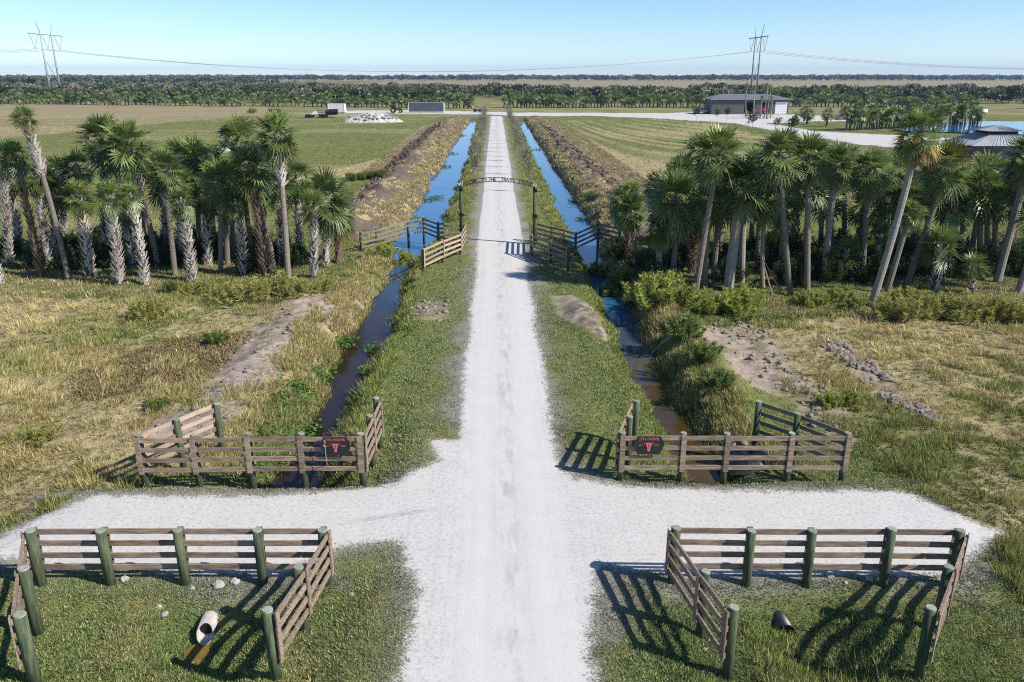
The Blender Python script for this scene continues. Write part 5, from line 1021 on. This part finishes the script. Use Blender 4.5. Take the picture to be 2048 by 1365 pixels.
# rubble pile
pa = gh(678, 246); pb = gh(808, 243.5); cx, cy = (pa[0]+pb[0])/2, pa[1]+3.4; rx, ryy = (pb[0]-pa[0])/2, 4.0; xs_ = np.linspace(-1, 1, 90); ys_ = np.linspace(-1, 1, 50); X, Y, F = grid(xs_, ys_)
q = np.clip(1-np.hypot(np.abs(X)**1.25, Y), 0, 1); hz = 2.6*q**.75*(.75+.5*fbm(X*5, Y*4, 301))+.5*(fbm(X*22, Y*14, 302)-.4)*(q > 0.02); me = fastmesh('rubble_pile', np.stack([X*rx, Y*ryy, hz-.12], 1), F, M['rubble'])
tag(link('rubble_pile', me, None, (cx, cy, gz(cx, cy))), 'long heap of broken white limestone and soil beside the dark trailer', 'rubble pile')
def rock_mesh(seed):
    g = np.random.default_rng(seed); import bmesh; bm = bmesh.new(); bmesh.ops.create_icosphere(bm, subdivisions=2, radius=1)
    for v in bm.verts: v.co *= g.uniform(.72, 1.15); v.co.z *= .7
    me = bpy.data.meshes.new('rock'); bm.to_mesh(me); bm.free(); me.materials.append(M['rock']); return me
RK = [rock_mesh(i) for i in range(4)]
for i in range(46):
    a = rnd.uniform(0, 6.28); u = rnd.random()**.5; x_ = math.cos(a)*u*.85; y_ = -abs(math.sin(a))*u*.9; q_ = max(0, 1-math.hypot(abs(x_)**1.25, y_)); put('boulder', RK[i % 4], (cx+x_*rx, cy+y_*ryy, 2.4*q_**.75+.05), rnd.uniform(.2, .5), 'broken white boulder lying on the long rubble heap', 'boulder', 'boulders on the rubble heap')
# brush heap and small garden weeds right of the barn
mb = MB(); c_ = gh(1683, 240)
for k in range(420):
    a = rnd.uniform(0, 6.28); r1_ = 4*rnd.random()**.6; q = Vector((math.cos(a)*r1_*1.3, math.sin(a)*r1_*.6, rnd.uniform(0, 1.6)*(1-r1_/5))); d = Vector((rnd.gauss(0, 1), rnd.gauss(0, 1), rnd.gauss(.3, .6))).normalized()*rnd.uniform(.4, 1.3); mb.tube([q, q+d], [.05, .02], 4, False)
o = mb.build('brush_pile', M['brush'], None); o.location = tuple(c_); tag(o, 'heap of dry grey branches between the barn yard and the palm clump', 'brush pile')
# dock and white tank by the pond
p = gh(1962, 229); r_ = thing('storage_tank', 'white horizontal tank on the grass beyond the pond', 'tank', p); mb = MB(); mb.tube([(-1.75, 0, .9), (-1.6, 0, .9), (1.6, 0, .9), (1.75, 0, .9)], [.25, .62, .62, .25], 16); mb.build('shell', M['white'], r_, True)
for s in (-1, 1): mb = MB(); mb.box((s*1.0, 0, .22), (.25, .9, .44)); mb.build('foot', M['chrome'], r_)
a = at(1880, 243); r_ = thing('dock', 'dark timber dock with railing at the pond edge behind the palm clump', 'dock', (a[0], a[1], 0)); mb = MB(); mb.box((4, 0, .55), (13, 1.6, .14)); mb.build('deck', M['raild'], r_); mb = MB(); mb.box((4, -.75, 1.45), (13, .08, .1)); mb.box((4, -.75, 1.05), (13, .06, .08))
mb.build('railing', M['raild'], r_)
for k in range(7): mb = MB(); mb.box((-2.4+k*2.13, -.75, .7), (.14, .14, 1.7)); mb.build('dock_post', M['raild'], r_)
# ------------------------------------------------------------------ culverts, rocks, clods
p = np.array([-6.93, 15.22, -.40]); zc_ = -.40; r_ = thing('culvert_pipe', 'pale cut culvert pipe mouth sticking out of the grassy hollow', 'culvert pipe', (p[0], p[1]+.1, zc_)); mb = MB(); n = 24; ro_, ri_ = .19, .16; dirv = Vector((.06, -1, -.12)).normalized(); sx_ = dirv.cross(Vector((0, 0, 1))).normalized(); uz_ = sx_.cross(dirv)
vs = []
for k in range(n):
    t = 2*math.pi*k/n
    for r0_, l_ in ((ro_, -.30), (ro_, .22), (ri_, .22), (ri_, -.28)): vs.append(sx_*math.cos(t)*r0_+uz_*math.sin(t)*r0_+dirv*(l_-.16*math.sin(t)*(l_ > 0)))
mb.add(vs, [(k*4+j, ((k+1) % n)*4+j, ((k+1) % n)*4+j+1, k*4+j+1) for k in range(n) for j in range(3)]); mb.build('pipe_wall', M['pipe'], r_, True)
mb = MB(); mb.add([sx_*math.cos(2*math.pi*k/n)*.158+uz_*math.sin(2*math.pi*k/n)*.158+dirv*.06 for k in range(n)], [tuple(range(n))]); mb.build('bore_shade', M['dark'], r_)  # near-black disc painted as the shade inside the pipe
p = np.array([6.2, 15.25, -.42]); r_ = thing('culvert_pipe', 'black culvert end nearly buried in weeds inside the lower right fence', 'culvert pipe', (p[0], p[1], p[2]-.09)); mb = MB()
vs = []
for k in range(n):
    t = 2*math.pi*k/n
    for r0_, l_ in ((.26, .9), (.26, -.2), (.22, -.2), (.22, .8)): vs.append((math.cos(t)*r0_, l_, math.sin(t)*r0_-.08))
mb.add(vs, [(k*4+j, ((k+1) % n)*4+j, ((k+1) % n)*4+j+1, k*4+j+1) for k in range(n) for j in range(3)]); mb.build('pipe_wall', M['tarp'], r_, True); mb = MB(); mb.add([(math.cos(2*math.pi*k/n)*.225, .6, math.sin(2*math.pi*k/n)*.225-.08) for k in range(n)], [tuple(range(n))]); mb.build('bore_shade', M['dark'], r_)  # black disc again stands for the pipe's inner shade
# black sheet over the culvert in the brown ditch
c_ = gh(1500, 925); xs_ = np.linspace(-1, 1, 24); X, Y, F = grid(xs_, xs_); hz = .42*np.clip(1-X*X, 0, 1)*np.clip(1-Y**4, 0, 1)*(.7+.6*fbm(X*3, Y*3, 401)); me = fastmesh('plastic_sheet', np.stack([X*.85, Y*.75, hz], 1), F, M['tarp'], smooth=True); tag(link('plastic_sheet', me, None, (c_[0], c_[1], c_[2]-.05)), 'crumpled black plastic sheet behind the board fence at the brown ditch', 'plastic sheet')
for i, (px, py, s, lab) in enumerate([(303, 970, .13, 'white stone in the grass below the left end of the sign fence'), (703, 1190, .10, 'white stone alone on the turf right of the lower left fence'), (248, 1161, .16, 'flat white stone by the second post of the lower left fence'), (385, 1178, .10, 'small white stone beside the third post of the lower left fence'), (437, 1172, .20, 'larger white stone under the bottom board of the lower left fence'), (470, 1165, .17, 'white stone in the rail shadow of the lower left fence'), (1660, 1152, .18, 'white stone behind the third post of the lower right fence'), (1738, 1160, .14, 'white stone behind the fourth post of the lower right fence'), (1690, 1166, .09, 'small white stone between two stones of the lower right fence'), (671, 968, .16, 'flat white stone at the gravel edge below the left farm sign'), (1070, 660, .11, 'small white stone on the right verge of the road'), (1410, 1300, .09, 'white pebble cluster stone beside the slanting right fence wing'), (330, 1230, .12, 'pale stone left of the pale pipe mouth'), (318, 1215, .10, 'pale stone uphill of the pipe mouth')]):
    put('stone', RK[i % 4], gh(px, py)+np.array([0, 0, s*.1]), s*.72, lab, 'stone')
V, F, o, CM = [], [], 0, []; bv = np.array([v.co[:] for v in RK[0].vertices]); bf = np.array([p_.vertices[:] for p_ in RK[0].polygons])
for P_, n_ in ((Z['clodR'], 700), (Z['clodR'], 701), (Z['clodR'], 702), (Z['sandR'], 260), (Z['sandL'], 260), (Z['mudR2'], 260), (Z['mudL'], 90), (Z['dirtL'], 900), (Z['dirtR'], 900)):
    P_ = np.array(P_); lo, hi = P_.min(0), P_.max(0); k = 0
    x = rs.uniform(lo[0], hi[0], n_*6); y = rs.uniform(lo[1], hi[1], n_*6); ok = (sdpoly([tuple(q) for q in P_], x, y) > 0) & (fbm(x*.8, y*.8, 501) > .45); x, y = x[ok][:n_], y[ok][:n_]; z = hgt(x, y)
    for i in range(len(x)):
        s = (.022+.13*rs.uniform()**3)*{700: .85, 900: 2.2}.get(n_, 1); a = rs.uniform(0, 6.28); q = bv*s*rs.uniform(.7, 1.3, 3); V.append(np.stack([q[:, 0]*math.cos(a)-q[:, 1]*math.sin(a)+x[i], q[:, 0]*math.sin(a)+q[:, 1]*math.cos(a)+y[i], q[:, 2]+z[i]+s*.2], 1)); F.append(bf+o); o += len(bv); CM += [int(n_ == 900)]*len(bf)
tag(link('dirt_clods', fastmesh('dirt_clods', np.concatenate(V), np.concatenate(F), [M['clod'], M['clodd']], None, CM)), kind='stuff')
# fallen palm stalks in the right grove
for a_, b_, lab in (((1527, 560), (1565, 590), 'bare fallen palm stalk leaning in front of the thin bent palm, right one'), ((1522, 548), (1545, 592), 'bare fallen palm stalk leaning in front of the thin bent palm, left one')):
    p, q = gh(*b_), gh(*b_); t = atY(a_[0], a_[1]-40, p[1]+.4); mb = MB(); mb.tube([p, t], [.05, .02], 6); tag(mb.build('fallen_stalk', M['wood'], loc=p), lab, 'palm stalk')
p = gh(1300, 715); mb = MB(); q = gh(1352, 690); mb.tube([p+np.array([0, 0, .1]), (p+q)/2+np.array([0, 0, .45]), q+np.array([0, 0, .5])], [.05, .06, .04], 6); tag(mb.build('fallen_branch', M['wood'], loc=p), 'pale fallen branch hanging from the bushes over the brown right ditch', 'branch')

# ------------------------------------------------------------------ words for the setting
for nm, lab, cat in [('ground', 'flat farmland of green turf, straw, sand and mown fields around the ditches', 'ground'), ('road', 'straight white shell gravel road running to the horizon', 'road'), ('crossing_pad', 'white gravel crossing track beside the main road between the board fences', 'track'), ('gravel_drive', 'white gravel drive branching across the far fields', 'drive'), ('ditch_water', 'still water in the straight roadside ditch', 'water'), ('pond_water', 'blue pond beyond the palms on the right', 'pond'), ('puddle_water', 'shallow orange muddy puddle below the pale pipe mouth', 'puddle'),
    ('turf_grass', 'short green turf along the road verges and inside the fences', 'grass'), ('pasture_grass', 'rough straw and olive pasture grass beside the palm groves', 'grass'), ('ditch_bank_grass', 'tall mixed green and straw grass along the ditch banks', 'grass'), ('straw_thatch', 'dry straw lying on the spoil banks beyond the arch', 'straw'), ('meadow_grass', 'short mown grass of the fields beyond the arch', 'grass'), ('water_hyacinth', 'bright green floating broad-leaved plants in the left ditch', 'water plants'), ('plant_litter', 'yellow-brown uprooted plant litter beside the left sandy bank', 'litter'), ('dirt_clods', 'grey sandy clods scattered on the bare banks', 'clods')]:
    for o in col.objects:
        if o.parent is None and o.name.split('.')[0] == nm and 'label' not in o: o['label'] = lab; o['category'] = cat
for o in col.objects:
    if o.name == 'ditch_water': o['label'] = 'ditch water left of the road, dark near the sign fence and blue beyond the arch'
    if o.name == 'ditch_water.001': o['label'] = 'ditch water right of the road, muddy brown near the sign fence and blue beyond the arch'
    if o.name == 'crossing_pad': o['label'] = 'white gravel side track left of the main road between the fences'
    if o.name == 'crossing_pad.001': o['label'] = 'white gravel side track right of the main road between the fences'
    if o.name == 'gravel_drive': o['label'] = 'white gravel drive sweeping right past the barn and the palms'
    if o.name == 'gravel_drive.001': o['label'] = 'white gravel strip running left to the grey container'

# ------------------------------------------------------------------ haze, sky, sun, render
mb = MB(); mb.box((0, 3200, 33), (13400, 6800, 74)); hz_ = mb.build('haze', bpy.data.materials.new('thin_air')); m = hz_.data.materials[0]; m.use_nodes = True; nt = m.node_tree; nt.nodes.clear(); ou = nt.nodes.new('ShaderNodeOutputMaterial'); vo = nt.nodes.new('ShaderNodeVolumePrincipled'); vo.inputs['Color'].default_value = (.42, .66, 1, 1); vo.inputs['Density'].default_value = .00011; vo.inputs['Anisotropy'].default_value = .1; nt.links.new(vo.outputs[0], ou.inputs['Volume'])
tag(hz_, 'thin blue distance haze lying over the whole plain', 'haze', kind='stuff')
SUN_EL = R(37.5); SUN_D = Vector((.92*math.cos(SUN_EL), -.39*math.cos(SUN_EL), math.sin(SUN_EL))).normalized()
sd_ = bpy.data.lights.new('sun', 'SUN'); sd_.energy = 5.0; sd_.angle = R(.53); sd_.color = (1, .95, .87); so = bpy.data.objects.new('sun', sd_); col.objects.link(so); so.rotation_euler = SUN_D.to_track_quat('Z', 'Y').to_euler(); so.location = (30, -20, 60)
w = bpy.data.worlds.new('World'); sc.world = w; w.use_nodes = True; nt = w.node_tree; bg = nt.nodes['Background']; sk = nt.nodes.new('ShaderNodeTexSky'); sk.sky_type = 'NISHITA'; sk.sun_disc = False; sk.sun_elevation = SUN_EL; sk.sun_rotation = math.atan2(SUN_D.x, SUN_D.y); sk.altitude = 1800; sk.air_density = 1.0; sk.dust_density = .05; sk.ozone_density = 6.0
nt.links.new(sk.outputs[0], bg.inputs[0]); bg.inputs[1].default_value = .118
sc.view_settings.view_transform = 'Standard'; sc.view_settings.look = 'None'; sc.view_settings.exposure = 0.46; sc.view_settings.gamma = 1
sc.render.engine = 'CYCLES'; cy_ = sc.cycles; cy_.use_denoising = False; cy_.max_bounces = 6; cy_.diffuse_bounces = 3; cy_.glossy_bounces = 2; cy_.transmission_bounces = 2; cy_.transparent_max_bounces = 4; cy_.volume_bounces = 0; cy_.sample_clamp_indirect = 6; cy_.filter_width = 1.1
